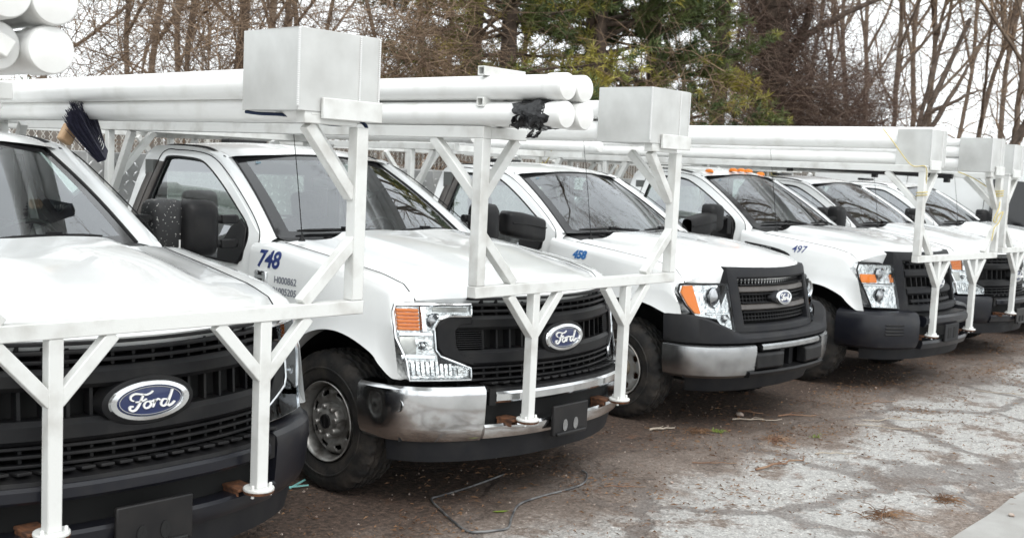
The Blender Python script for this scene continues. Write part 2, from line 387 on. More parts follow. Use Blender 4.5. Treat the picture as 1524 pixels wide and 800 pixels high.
def wiper(root, fws, u0, u1, v):
    mb = MB(); n = 8
    P = [fws(lerp(u0, u1, i/n), v+.015*math.sin(PI*i/n)) for i in range(n+1)]
    P = [(p[0], p[1]-.018, p[2]+.014) for p in P]
    mb.tube(P, [.006]+[.011]*(n-1)+[.006], 6)
    q = P[n//2]; e = fws(u1+.02, -.06)
    mb.tube([(e[0], e[1]-.03, e[2]+.02), (lerp(e[0], q[0], .5), lerp(e[1], q[1], .5)-.03, lerp(e[2], q[2], .5)+.03), (q[0], q[1]-.012, q[2]+.012)], [.014, .010, .008], 6)
    mb.box((q[0], q[1]-.008, q[2]+.008), (.07, .03, .025))
    mb.lathe([(-.02, .02), (.03, .018), (.035, 0)], (e[0], e[1]-.02, e[2]), (0, -.4, 1), 10)
    return mb.build('wiper', BLACK, root)

def build_truck(S, root):
    kind = S['kind']; dzc = S.get('dzc', 0)   # cab height offset
    hub = S['hub']; R = S['R']
    # --- cab sides with door openings
    nW = crom(WKEY, 4, True); nO = crom(OKEY, 4, True)
    def zc(z): return z+dzc*sstep(1.15, 1.45, z)
    def xz(z): return xs(z-dzc*sstep(1.15, 1.45, z))
    parts = {}
    for s in (-1, 1):
        mb = MB(); rows = []
        rows.append([(s*(xs(z)-.035), y, zc(z)) for y, z in nW])
        for t in (0, .06, .18, .34, .5, .68, .85, .96, 1):
            rows.append([(s*(xs(lerp(w[1], o[1], t))-(.006 if t == 0 else 0)), lerp(w[0], o[0], t), zc(lerp(w[1], o[1], t))) for w, o in zip(nW, nO)])
        rows.append([(s*(xs(o[1])-.05), o[0], zc(o[1])) for o in nO])
        door = mb.grid(rows, cu=True).build('cab_side', PAINT, root, ang=30)
        # glass
        mb = MB(); gl = [(s*(xs(z)-.022), y, zc(z)) for y, z in nW]; m_ = len(gl)
        cs = [(s*(xs(lerp(1.5, w[1], .5))-.016), lerp(2.5, w[0], .5), zc(lerp(1.5, w[1], .5))) for w in nW]
        mb.grid([gl, cs], cu=True); ce = (s*(xs(1.5)-.014), 2.5, zc(1.5)); o = len(mb.v); mb.v.append(ce); mb.f += [(m_+i, m_+(i+1) % m_, o) for i in range(m_)]
        mb.build('door_window', GLASS, door)
        # rubber around the glass
        MB().tube([(s*(xs(z)-.008), y, zc(z)) for y, z in nW+nW[:1]], .010, 6, False).build('window_seal', BLACK, door)
        # panel gaps
        gp = [(1.66, .52), (1.65, .9), (1.645, 1.2), (1.645, 1.37), (1.72, 1.46), (1.90, 1.585), (2.16, 1.74), (2.36, 1.832), (2.55, 1.865), (2.8, 1.872), (2.96, 1.86), (3.02, 1.70), (3.06, 1.3), (3.06, .9), (3.04, .52)]
        MB().tube([(s*(xs(z)+.0012), y, zc(z)) for y, z in crom(gp, 5)], .0036, 5).build('door_gap', DARK, door)
        # grey strip behind the window
        if S.get('applique', True):
            a1 = [(2.925, 1.79), (2.94, 1.72), (2.975, 1.55), (3.01, 1.29)]; a2 = [(3.06, 1.80), (3.085, 1.72), (3.12, 1.55), (3.145, 1.29)]
            rows = [[(s*(xs(z)+.005), y, zc(z)) for y, z in [(lerp(p[0], q[0], t), lerp(p[1], q[1], t)) for t in (0, .33, .66, 1)]] for p, q in zip(crom(a1, 3), crom(a2, 3))]
            ap = MB().grid(rows).build('pillar_applique', APPL, door, solid=.004)
            MB().tube([(s*(xs(z)+.006), lerp(p[0], q[0], .45), zc(z)) for p, q in zip(crom(a1, 3), crom(a2, 3)) for z in [lerp(p[1], q[1], .45)]], .003, 5).build('applique_gap', DARK, door)
        # mirror sail
        sail = [(1.79, 1.205), (1.765, 1.31), (1.80, 1.425), (1.88, 1.475), (1.955, 1.42), (2.02, 1.28), (2.0, 1.215)]
        sl = MB().poly([(s*(xs(z)-.006), y, zc(z)) for y, z in sail], (s*.016, 0, 0)).build('mirror_sail', BLACK, door, bevel=.006)
        hd = MB().bar((s*1.02, 2.78, 1.07), (s*1.02, 2.98, 1.07), .03, .035).bar((s*1.0, 2.80, 1.07), (s*1.025, 2.80, 1.07), .03, .03).bar((s*1.0, 2.96, 1.07), (s*1.025, 2.96, 1.07), .03, .03).build('door_handle', BLACK, door, bevel=.006)
        # mirror
        mx_ = 1.235; my = 1.83
        if kind == 'F150':
            mb = MB(); secs = [(.0, .055, .09), (.08, .07, .10), (.26, .085, .105), (.40, .075, .095), (.43, .05, .07)]; rows = []
            for (d, hy, hz) in secs:
                rows.append([(s*(1.02+d), 1.73+.02*d+hy*math.copysign(abs(math.cos(t))**.5, math.cos(t)), 1.375+.06*d/.4+hz*math.copysign(abs(math.sin(t))**.5, math.sin(t))) for t in [2*PI*k/20 for k in range(20)]])
            mb.grid(rows, cu=True); o = len(mb.v); mb.f.append(tuple(range(o-20, o))); mr = mb.build('door_mirror', BLACK, root, ang=50)
            MB().tube([(s*1.03, 1.66, 1.40), (s*1.2, 1.652, 1.42), (s*1.42, 1.66, 1.44)], .006, 6).build('mirror_groove', DARK, mr)
        else:
            hz = .165 if kind == 'new' else .135; zc0 = 1.42 if kind == 'new' else 1.475; wx = .122 if kind == 'new' else .115
            mb = MB(); rows = []
            for (d, sc) in ((-.085, .55), (-.07, .80), (-.04, .95), (0, 1.0), (.04, 1.0), (.055, .97)):
                row = []
                for k in range(28):
                    t = 2*PI*k/28; cx_, cz_ = math.cos(t), math.sin(t); e = .42
                    row.append((s*(mx_+wx*sc*math.copysign(abs(cx_)**e, cx_)), my+d, zc0+hz*(sc*.35+.65*min(1, sc+.08))*math.copysign(abs(cz_)**e, cz_)))
                rows.append(row)
            mb.grid(rows, cu=True); o = len(mb.v); mb.f += [tuple(range(27, -1, -1)), tuple(range(o-28, o))]
            mr = mb.build('door_mirror', BLACK, root, ang=60)
            mb = MB(); mb.box((s*mx_, my+.058, zc0), (wx*1.7, .004, hz*1.7)); mb.build('mirror_glass', CHROME, mr)
            mb = MB()
            if kind == 'new':
                for zz in (1.475, 1.33):
                    mb.tube([(s*.98, 1.81, zz), (s*1.10, 1.795, zz), (s*1.20, 1.79, zz)], [.030, .026, .020], 8)
                    mb.bar((s*1.0, 1.80, zz), (s*1.11, 1.79, zz), .055, .05)
            else:
                mb.tube([(s*.98, 1.83, 1.46), (s*1.10, 1.80, 1.475), (s*1.20, 1.79, 1.475)], [.03, .024, .02], 8)
                mb.box((s*1.02, 1.82, 1.40), (.07, .10, .16))
            mb.build('mirror_arm', BLACK, mr, bevel=.006)
            if kind == 'new': MB().box((s*(mx_+wx+.005), my-.0, zc0-.09), (.01, .05, .055)).build('marker_lens', SIGNW, mr)
    # --- windshield
    def fws(u, v):
        b = Vector((.80*u, 1.645-.20*(1-u*u), 1.372+.0*u)); t = Vector((.632*u, 2.37-.12*(1-u*u), 1.842+.034*(1-u*u)))
        p = b.lerp(t, v); p += Vector((0, -.035, .045))*math.sin(PI*min(1, max(0, v)))*(.35+.0*u)
        return (p.x, p.y, zc(p.z))
    U_ = [-1, -.90]+[lerp(-.90, .90, i/12) for i in range(1, 12)]+[.90, 1]; V_ = [0, .07]+[lerp(.07, .93, i/8) for i in range(1, 8)]+[.93, 1]
    # inner corners of the border are rounded a little by the border being narrower mid-way
    ws = MB().grid([[fws(u, v) for u in U_[1:-1]] for v in V_[1:-1]]).build('windshield', WSGLASS, root)
    b = MB()
    def off(p): return (p[0], p[1]-.0, p[2])
    b.grid([[fws(u, v) for u in U_] for v in (0, .035, .07)]); b.grid([[fws(u, v) for u in U_] for v in (.93, .965, 1)])
    for s in (-1, 1): b.grid([[fws(s*u, v) for u in (.90, .95, 1)] for v in V_[1:-1]])
    b.build('glass_border', FRIT, ws)
    mb = MB()
    for s in (-1, 1): mb.tube([fws(s, v) for v in [i/12 for i in range(13)]], .010, 6)
    mb.tube([fws(u, 1) for u in U_], .009, 6); mb.build('windshield_seal', BLACK, ws)
    # rear-view mirror behind the glass
    p = fws(0, .80); MB().box((p[0], p[1]+.09, p[2]-.09), (.24, .03, .065)).box((p[0], p[1]+.05, p[2]-.05), (.03, .05, .06)).build('rearview_mirror', DASH, ws, bevel=.01)
    p = fws(-.80, .90); MB().box((p[0]-.0, p[1]-.003, p[2]+.003), (.04, .003, .012)).build('windshield_sticker', STICK, ws)
    # --- pillars
    for s in (-1, 1):
        rows = []
        op = crom([(1.60, 1.29), (1.61, 1.31), (1.76, 1.455), (2.07, 1.66), (2.36, 1.835), (2.44, 1.866)], 4)
        for i, (y, z) in enumerate(op):
            v = min(1, max(0, (y-1.61)/(2.37-1.61)))
            a = Vector(fws(s, v)); e = Vector((s*xs(z), y, zc(z)))
            if y > 2.36: a = Vector((s*.64, y+.02, a.z+.02))
            m_ = a.lerp(e, .5)+Vector((s*.010, -.012, .012)); rows.append([a, a.lerp(m_, .5)+Vector((0, -.003, .004)), m_, m_.lerp(e, .6)+Vector((s*.004, -.002, .002)), e])
        MB().grid(rows).build('windshield_pillar', PAINT, root, ang=60)
    # --- roof
    ed = crom([(2.36, 1.835), (2.55, 1.885), (2.75, 1.90), (3.02, 1.90), (3.14, 1.875), (3.185, 1.78)], 4); NQ = len(ed); rows = []
    for i, (y, z) in enumerate(ed):
        q = i/(NQ-1); cy = lerp(2.25, 3.19, q); cz = interp(q, [(0, 1.876), (.15, 1.915), (.4, 1.945), (.62, 1.95), (.8, 1.93), (1, 1.80)])
        row = []
        for j in range(25):
            s = -1+j/12; a = abs(s); w = 1-a**2.3
            ze = z; rail = .012*sstep(.86, .92, a)*(1-sstep(.95, 1, a))
            row.append((s*xs(z), lerp(y, cy, w), zc(lerp(ze, cz, w)-rail)))
        rows.append(row)
    roof = MB().grid(rows).build('roof', PAINT, root, ang=60)
    for s in (-1, 1):
        mb = MB()
        jj = [r[int(round((1+s*.91)*12))] for r in rows]
        mb.tube([(p[0], p[1], p[2]+.004) for p in jj[:-2]], .013, 6)
        mb.build('roof_ditch_trim', BLACK, roof)
    if S.get('lamp', True): MB().box((0, 3.14, zc(1.955)), (.34, .10, .035)).build('cargo_lamp', BLACKG, roof, bevel=.01)
    if S.get('clearance'):
        for x_ in (-.50, -.15, 0, .15, .50):
            yy = 2.43-.10*(1-(x_/.6)**2); z0 = zc(1.925-.05*(x_/.7)**2)
            mb = MB(); mb.grid([[(x_+.036*r_*math.cos(t), yy+.05*r_*math.sin(t), z0-.014+h*.62) for t in [2*PI*k/16 for k in range(16)]] for r_, h in ((1, 0), (.95, .025), (.75, .045), (.4, .055), (.02, .058))], cu=True)
            mb.build('clearance_lamp', AMBER, roof)
    # --- back wall of the cab with window
    wi = [(-.60, 1.34), (.60, 1.34), (.60, 1.72), (-.60, 1.72)]; wo_ = [(-.955, .50), (.955, .50), (.78, 1.84), (-.78, 1.84)]
    def ring(P, n=6): return [(lerp(a[0], b[0], i/n), lerp(a[1], b[1], i/n)) for a, b in zip(P, P[1:]+P[:1]) for i in range(n)]
    rows = [[(x, 3.19-.02*t, zc(z)) for x, z in [(lerp(p[0], q[0], t), lerp(p[1], q[1], t)) for p, q in zip(ring(wi), ring(wo_))]] for t in (0, .5, 1)]
    bw = MB().grid(rows, cu=True).build('cab_back', PAINT, root); MB().poly([(x, 3.185, zc(z)) for x, z in wi]).build('rear_window', GLASS, bw)
    # --- interior
    mb = MB(); mb.grid([[(.86*u, 1.62-.15*(1-u*u), 1.36) for u in (-1, -.5, 0, .5, 1)], [(.86*u, 1.9, 1.36+.02*(u > 0)) for u in (-1, -.5, 0, .5, 1)], [(.86*u, 2.03, 1.30) for u in (-1, -.5, 0, .5, 1)], [(.86*u, 2.0, .75) for u in (-1, -.5, 0, .5, 1)]])
    mb.box((0, 2.3, .52), (1.78, 1.7, .06)); dsh = mb.build('dashboard', DASH, root)
    mb = MB()
    for s in (-1, 1):
        mb.box((s*.90, 2.4, .90), (.05, 1.45, .66)); mb.box((s*.80, 3.06, 1.45), (.04, .10, .7))
    mb.box((0, 3.14, .9), (1.7, .04, .85)); mb.box((0, 2.78, zc(1.86)), (1.3, .7, .01)); mb.build('door_trim', PAINT_IN, dsh)
    mb = MB()
    for x_, w_ in ((-.47, .50), (.47, .50)):
        mb.box((x_, 2.55, .80), (w_, .52, .20)); mb.box((x_, 2.90, 1.10), (w_, .14, .62), Matrix.Rotation(-.22, 3, 'X')); mb.box((x_, 2.98, 1.50), (.27, .10, .20), Matrix.Rotation(-.15, 3, 'X'))
    mb.box((0, 2.85, 1.02), (.42, .16, .45)); mb.build('seat', SEATM, root, bevel=.045)
    sw = MB(); cc = Vector((.42, 2.15, 1.30)); ax = Vector((0, .86, .5)).normalized(); a = Vector((1, 0, 0)); b_ = ax.cross(a)
    sw.tube([cc+(a*math.cos(t)+b_*math.sin(t))*.185 for t in [2*PI*k/28 for k in range(29)]], .015, 6, False)
    for t in (0, PI, -PI/2): sw.bar(cc[:], (cc+(a*math.cos(t)+b_*math.sin(t))*.18)[:], .03, .02)
    sw.lathe([(-.03, .05), (.0, .065), (.02, .05)], cc, tuple(-ax), 12); sw.tube([cc, cc-ax*.3], .03, 6); sw.build('steering_wheel', DASH, dsh)
    # --- hood
    H = hood_fn(S); SS = [-1+i/24 for i in range(49)]; Q = [0, .012, .03, .055, .085, .13, .19, .26, .34, .43, .53, .63, .73, .82, .90, .96, 1]
    rows = [[(lambda p: (p[0], p[1]+.03, S['ze']-.018))(H(s, 0)) for s in SS]]+[[H(s, q) for s in SS] for q in Q]+[[(lambda p: (p[0], p[1]+.01, p[2]-.03))(H(s, 1)) for s in SS]]
    MB().grid(rows).build('hood', PAINT, root, ang=55)
    mb = MB()
    # --- fenders
    for s in (-1, 1):
        ar = crom(ARCH, 4); cols = (([(S.get('fy0', .375), .735)]+[p for p in ar]) if kind != 'F150' else [(.375, .868), (.42, .866), (.47, .866)]+[p for p in crom([(.50, .862), (.55, .880), (.62, .905), (.72, .925), (.87, .935), (1.04, .90), (1.21, .80), (1.35, .66), (1.43, .50), (1.455, .42)], 4)])+[(1.50, .42), (1.56, .42), (1.61, .42), (1.655, .42)]
        yfe = H(1, 0)[1]; rows = []; cols = [cols[0], (cols[0][0]+.012, cols[0][1]), (cols[0][0]+.028, cols[0][1])]+[c_ for c_ in cols[1:] if c_[0] > cols[0][0]+.036]
        tp = S.get('taper', .955); fy0 = S.get('fy0', .375); zf0 = cols[0][1]
        for (y0, zb) in cols:
            def yy(z): return y0+(z-zf0)*S.get('slant', .21)*(1-sstep(0, .5, y0-fy0))
            k_ = lerp(tp, 1, sstep(.25, .95, max(y0, yfe*.8))); ye = max(yfe, yy(1.15)); d_q = (ye-yfe)/(H(1, 1)[1]-yfe); zt = H(1, min(1, max(0, d_q)))[2]
            if y0 <= cols[1][0]+1e-6: zt = lerp(S['ze']-.012, zt, 0 if y0 == cols[0][0] else .8)
            if ye > 1.48: zt = lerp(H(1, 1)[2], 1.345+dzc*.8, (ye-1.48)/.18)
            hx = abs(H(1, min(1, max(0, d_q)))[0])+.006; yi_ = y0+(yfe-fy0)*(1-sstep(0, .5, y0-fy0)); yi_ = min(yi_, ye)
            zi_ = H(1, min(1, max(0, (yi_-yfe)/(H(1, 1)[1]-yfe))))[2] if ye <= 1.48 and y0 > cols[1][0]+1e-6 else zt
            col = [(s*hx, yi_, zi_)]+[(s*lerp(hx, .988*k_, w_), lerp(yi_, ye, w_), lerp(zi_, zt, w_)-dz_) for w_, dz_ in ((.40, -.003), (.76, .002), (.93, .022), (1, .06))]
            z1 = min(1.03, zt-.15)
            for i in range(9):
                t = i/8; z = lerp(max(z1, zb+.02), zb, t); inar = sstep(.3, .5, y0)*(1-sstep(1.40, 1.5, y0))
                fl = .030*math.exp(-max(0, z-zb)/.09)*inar
                x = xs(z)*k_+fl
                col.append((s*x, yy(z), z))
            col.append((s*(col[-1][0]*s-.012), col[-1][1], col[-1][2]-.004)); col.append((s*(abs(col[-1][0])-.10), col[-1][1], col[-1][2]+.004)); rows.append(col)
        fe = MB().grid(rows).build('fender', PAINT, root, ang=50)
        MB().tube([(H(s, q)[0]+s*.003, H(s, q)[1], H(s, q)[2]-.001) for q in [i/24 for i in range(25)]], .0038, 5).build('hood_gap', DARK, fe)
        # wheel house
        mb2 = MB(); n = 20; cy, r_ = hub-.03, .56
        rows = [[(s*x_, cy+r_*math.cos(PI*k/n)*(1 if math.cos(PI*k/n) < 0 else 1), .40+r_*.96*math.sin(PI*k/n)) for k in range(n+1)] for x_ in (.94, .55)]
        mb2.grid(rows); mb2.poly([(s*.55, cy-r_, .30), (s*.55, cy+r_, .30), (s*.55, cy+r_, 1.0), (s*.55, cy-r_, 1.0)]); mb2.build('wheel_house', DARK, fe)
    # under body
    mb = MB(); mb.box((0, 2.9, .48), (1.3, 4.9, .16)); mb.box((0, .75, .40), (.9, .5, .12)); mb.tube([(-.75, hub, R-.02), (.75, hub, R-.02)], .05, 8); mb.tube([(-.75, S['hub']+3.6, R), (.75, S['hub']+3.6, R)], .06, 8)
    mb.box((0, .5, .80), (1.3, .5, .55)); mb.build('chassis', DARK, root)
    # --- cowl
    for s in (-1, 1):
        pa = [H(s*q, 1) for q in (.90, .93, .97, 1)]; pb = [(s*x, 1.66, lerp(H(1, 1)[2], 1.345+dzc*.8, 1.0)+.012*(x < .82)) for x in (.79, .81, .84, .878)]
        MB().grid([[(p[0], p[1], p[2]-.012) for p in pa], [(lerp(p[0], q[0], .5), lerp(p[1], q[1], .5), lerp(p[2], q[2], .5)-.006) for p, q in zip(pa, pb)], pb]).build('cowl_side', PAINT, root)
    rows = [[(lambda p: (p[0], p[1]-.01, p[2]-.012))(H(max(-1, min(1, u*.93)), 1)) for u in U_], [(lambda a, b: tuple(Vector(a).lerp(Vector(b), .5)+Vector((0, 0, -.01))))(H(max(-1, min(1, u*.93)), 1), fws(u, 0)) for u in U_], [(lambda p: (p[0], p[1]-.004, p[2]-.004))(fws(u, .01)) for u in U_]]
    cw = MB().grid(rows).build('cowl', BLACK, root)
    for i in range(22):
        mb = MB()
        u = -.7+i*1.4/21; a = Vector(H(u*.93, 1)); b2 = Vector(fws(u, 0)); p, q = a.lerp(b2, .25), a.lerp(b2, .75); mb.bar((p.x, p.y, p.z+.002), (q.x+.02, q.y, q.z+.002), .03, .008)
        mb.build('cowl_louvre', BLACK, cw)
    for (u, w) in ((-.86, -.08), (.02, .72)): wiper(root, fws, u, w, .055)
    # antenna
    bx, by = -.84, 1.36; bz = 1.375+S.get('dz', 0)
    mb = MB(); mb.lathe([(0, .022), (.012, .018), (.03, .006), (.05, .004)], (bx, by, bz), (0, 0, 1), 10); mb.tube([(bx, by, bz+.03), (bx-.01, by+.05, bz+.40), (bx-.02, by+.11, bz+.78)], [.0032, .0026, .0018], 5); mb.build('antenna', BLACK, root)
    # --- bed
    bz1 = S.get('bedz', 1.36); mb = MB()
    for s in (-1, 1):
        rows = []
        hubr = hub+3.6
        yl = [3.26, 3.35]+[hubr+.52*math.cos(t) for t in [PI-PI*k/14 for k in range(15)]]+[5.3, 5.7, 5.83]
        for y in yl:
            zb = .55
            if abs(y-hubr) <= .52: zb = max(.55, .42+.50*math.sqrt(max(0, 1-((y-hubr)/.52)**2)))
            rows.append([(s*.90, y, bz1-.005), (s*.975, y, bz1), (s*1.0, y, bz1-.03), (s*1.0, y, 1.1), (s*1.005, y, lerp(1.05, zb, .4)), (s*.995, y, zb), (s*.93, y, zb)])
        mb.grid(rows)
    mb.box((0, 3.25, .98), (1.9, .04, .74)); mb.box((0, 5.82, .98), (1.9, .05, .74)); mb.box((0, 4.5, .78), (1.8, 2.6, .05)); bed = mb.build('bed', PAINT, root, ang=45)
    for s in (-1, 1): MB().bar((s*.945, 3.26, bz1+.008), (s*.945, 5.82, bz1+.008), .09, .022).build('bed_rail_cap', BLACK, bed, bevel=.005)
    # --- wheels
    for y in (hub, hub+3.6):
        for s in (-1, 1):
            w = build_wheel(root, s*.835, y, R, S['wheel'], s)
            w.name = 'tyre'
    # --- front end
    {'new': front_new, 'old': front_old, 'F150': front_f150}[kind](S, root, H)

# ---------------------------------------------------------------- front of the newer heavy truck
def front_new(S, root, H):
    def yF(x, z):
        r = (abs(x)/.98)**2; return .06+.33*r+.04*r**3+(z-.75)*(.05+.16*r)
    fill = MB(); fsweep(fill, -.88, .88, 24, [(.66, .10), (1.155, .10), (1.155, .16), (.66, .16)], yF); fill.build('radiator_support', DARK, root)
    g = MB()
    fsweep(g, -.77, .77, 30, bar_sec(.985, 1.062, .07, .018, .012), yF)      # two wide bars
    fsweep(g, -.77, .77, 30, bar_sec(.795, .880, .07, .018, .012), yF)
    gr = g.build('grille', BLACK, root, ang=30)
    for s in (-1, 1):   # nostril surround
        P = [(.60, 1.058), (.72, 1.055), (.765, 1.02), (.775, .98), (.775, .90), (.755, .862), (.70, .83), (.60, .80), (.60, .835), (.665, .862), (.685, .90), (.685, .985), (.66, 1.015), (.60, 1.02)]
        surf_plate([(s*x, z) for x, z in P], yF, .016, .09).build('nostril_frame', BLACK, gr, bevel=.006)
        m = MB()
        for i in range(9): fsweep(m, s*.54, s*.685, 4, bar_sec(.888+i*.0115, .893+i*.0115, .06, .001, .0), yF)
        m.build('nostril_fins', BLACK, gr)
    m = MB()
    for z in (1.085, 1.118, 1.15): fsweep(MB(), -.60, .60, 20, bar_sec(z-.007, z+.007, .06, .003, .004), yF).build('grille_slat', BLACK, gr)
    for z in (.722, .755, .785): fsweep(MB(), -.62, .62, 20, bar_sec(z-.006, z+.006, .06, .003, .004), yF).build('grille_slat', BLACK, gr)
    for i in range(14):
        m = MB()
        x = -.52+i*.08; fsweep(m, x-.006, x+.006, 1, [(.72, .025), (.72, .068), (1.155, .068), (1.155, .025)], yF)
        m.build('grille_rib', BLACK, gr)
    # swelling of the bars round the badge
    sw = MB(); sw.grid([[(.186*a*math.cos(t), yF(0, .92)-d, .92+.094*a*math.sin(t)) for t in [2*PI*k/40 for k in range(40)]] for a, d in ((1.06, -.05), (1.0, .012), (.9, .02), (.01, .02))], cu=True); sw.build('badge_mount', BLACK, gr)
    ford_badge(root, 0, yF(0, .92)-.016, .922, .166, .078, .05)
    # headlights
    for s in (-1, 1):
        Pp = [(.935, 1.118), (.605, 1.122), (.605, 1.065), (.71, 1.065), (.76, 1.045), (.785, 1.0), (.785, .885), (.765, .850), (.62, .785), (.62, .728), (.905, .728), (.91, .83), (.945, .95), (.945, 1.08)]
        P = [(s*x, z) for x, z in Pp]
        hl = surf_plate(P, yF, .000, .08).build('headlight', REFL, root)
        loop = [Vector((x, yF(x, z)-.010, z)) for x, z in P]
        fr = MB(); L = []
        for a, b in zip(loop, loop[1:]+loop[:1]): L += [a.lerp(b, i/4) for i in range(4)]
        L = [Vector((p.x, yF(p.x, p.z)-.012, p.z)) for p in L]
        fr.tube(L+[L[0]], .009, 6, False); fr.build('headlight_rim', CHROME, hl)
        am = MB()
        for i in range(6): fsweep(am, s*.845, s*.930, 4, bar_sec(.985+i*.019, .985+i*.019+.017, .02, .005, .012), yF)
        am.build('amber_marker', AMBER, hl)
        bar = MB()
        for z0, z1 in ((.955, .972), (.838, .856)): fsweep(bar, s*.79, s*.93, 8, bar_sec(z0, z1, .03, .004, .016), yF)
        fsweep(bar, s*.818, s*.836, 2, bar_sec(.975, 1.11, .03, .004, .016), yF); bar.build('lamp_divider', CHROME, hl)
        lo = MB()
        for i in range(12): x = .67+i*.021; fsweep(lo, s*x, s*(x+.012), 1, bar_sec(.75, .825 if x > .70 else .79, .02, .003, .010), yF)
        lo.build('lamp_flute', REFL, hl)
        bl = MB(); lamp_dome(bl, s*.775, yF(.775, 1.04), 1.035, .042)
        lamp_dome(bl, s*.83, yF(.83, .905), .905, .024); bl.build('lamp_bulb', DULLCH, hl)
        dk = MB(); fsweep(dk, s*.62, s*.78, 4, bar_sec(1.082, 1.106, .03, .002, .004), yF); fsweep(dk, s*.865, s*.928, 3, bar_sec(.862, .952, .03, .002, .008), yF); dk.build('lamp_grey_panel', STEEL, hl)  # darker grey strips set into the reflector
        cv = surf_plate(P, yF, .026, .004).build('clear_lens', LENS, hl)
    # bumper
    half = crom([(0, -.012), (.3, .008), (.58, .085), (.78, .185), (.90, .285), (.975, .40), (1.005, .50), (1.012, .62)], 14)
    full = sympath(half)
    bm_ = S['bumper']
    wing = [p for p in half if p[0] > .58]
    up_ = [p for p in full if abs(p[0]) < .55]
    body = MB()
    secw = [(-.10, .705), (-.012, .700), (.010, .684), (.016, .655), (.011, .56), (.004, .48), (-.012, .435), (-.045, .402), (-.10, .402)]
    for sg in (1, -1):
        pth = wing if sg == 1 else [(-x, y) for x, y in reversed(wing)]
        psweep(body, pth, secw)
    psweep(body, up_, [(-.06, .668), (.012, .672), (.024, .660), (.024, .625), (.012, .612), (-.06, .612)])
    psweep(body, [p for p in full if abs(p[0]) < .60], [(-.08, .492), (.002, .496), (.014, .484), (.010, .45), (-.010, .418), (-.08, .405)])
    bp = body.build('bumper', bm_, root, ang=28)
    m = MB(); psweep(m, [p for p in full if abs(p[0]) < .70], [(-.10, .70), (-.09, .70), (-.09, .42), (-.10, .42)]); m.build('bumper_recess', DARK, bp)
    # step pad on top with raised blocks
    m = MB(); psweep(m, [p for p in full if abs(p[0]) < .95], [(-.16, .715), (.0, .688), (.004, .672), (-.16, .66)]); pad = m.build('step_pad', BLACK, bp)
    for i in range(17):
        m = MB()
        x = -.56+i*.07; a_ = [p for p in full if abs(p[0]-x) < .12]; yb = interp(x+.03, sorted(full))
        m.box((x+.03, yb+.065, .706), (.052, .10, .012), Matrix.Rotation(-.16, 3, 'X'))
        m.build('pad_tread', BLACK, pad, bevel=.003)
    for sg in (-1, 1):
        m = MB(); psweep(m, [p for p in full if .535 < p[0]*sg < .59], [(-.05, .69), (.016, .690), (.016, .60), (-.05, .60)]); m.build('bumper_joint', BLACK, bp)
        m = MB(); i_ = [p for p in half if p[1] > .36][0]; m.lathe([(0, .036), (.004, .034), (.004, .029), (.001, .026), (.001, 0)], (sg*(i_[0]+.008), i_[1]+.0, .60), (sg*1, -.25, 0), 20); m.build('tow_plug', bm_, bp)
    # valance
    m = MB(); vp = [(x*.965, y+.035) for x, y in full if abs(x) < .99 and y < .44]; psweep(m, vp, [(-.03, .405), (-.012, .405), (-.020, .35), (-.035, .285), (-.055, .285), (-.055, .405)]); m.build('valance', GREYP, root)
    # plate bracket
    m = MB(); m.box((-.02, -.035, .475), (.31, .022, .17)); m.box((-.02, -.05, .398), (.26, .02, .02)); pb = m.build('plate_bracket', BLACKG, root, bevel=.006)
    for x_ in (-.075, .02):
        m = MB(); m.grid([[(x_+.021*a*math.cos(t), -.0475-d, .445+.034*a*math.sin(t)) for t in [2*PI*k/16 for k in range(16)]] for a, d in ((1, 0), (1, .003), (.7, .003), (.01, .001))], cu=True)
        m.build('bracket_slot', DULLCH if bm_ is CHROME else DARK, pb)
    # fender emblem
    m = MB(); m.box((-1.0, 1.52, 1.13), (.03, .11, .13)); em = m.build('fender_vent', CHROME, root, bevel=.008)
    MB().box((-1.012, 1.535, 1.115), (.014, .075, .07)).build('vent_grille', BLACK, em, bevel=.004)
    lettering('vent_lettering', 'XL', lambda x, y, z: (-1.0165-z, 1.515-x, 1.17+y), BLACK, em, size=.03)

def open_front(S, root, H, yF, W0, W1, zb, zt, iw0, iw1, izb, izt, surm):
    """surround frame + inner cavity; W0 half width bottom, W1 top"""
    O = [(-W0, zb), (W0, zb), (W1, zt), (-W1, zt)]; I = [(-iw0, izb), (iw0, izb), (iw1, izt), (-iw1, izt)]
    def rg(P, n=10): return [(lerp(a[0], b[0], i/n), lerp(a[1], b[1], i/n)) for a, b in zip(P, P[1:]+P[:1]) for i in range(n)]
    ro, ri = rg(O), rg(I); rows = []
    rows.append([(x, yF(x, z)+.10, z) for x, z in ro])
    for t, d in ((0, .015), (.03, -.005), (.25, -.018), (.80, -.018), (.97, -.006), (1, .012)):
        rows.append([(lerp(a[0], b[0], t), yF(lerp(a[0], b[0], t), lerp(a[1], b[1], t))+d, lerp(a[1], b[1], t)) for a, b in zip(ro, ri)])
    rows.append([(x, yF(x, z)+.09, z) for x, z in ri])
    return MB().grid(rows, cu=True).build('grille_surround', surm, root, ang=35)

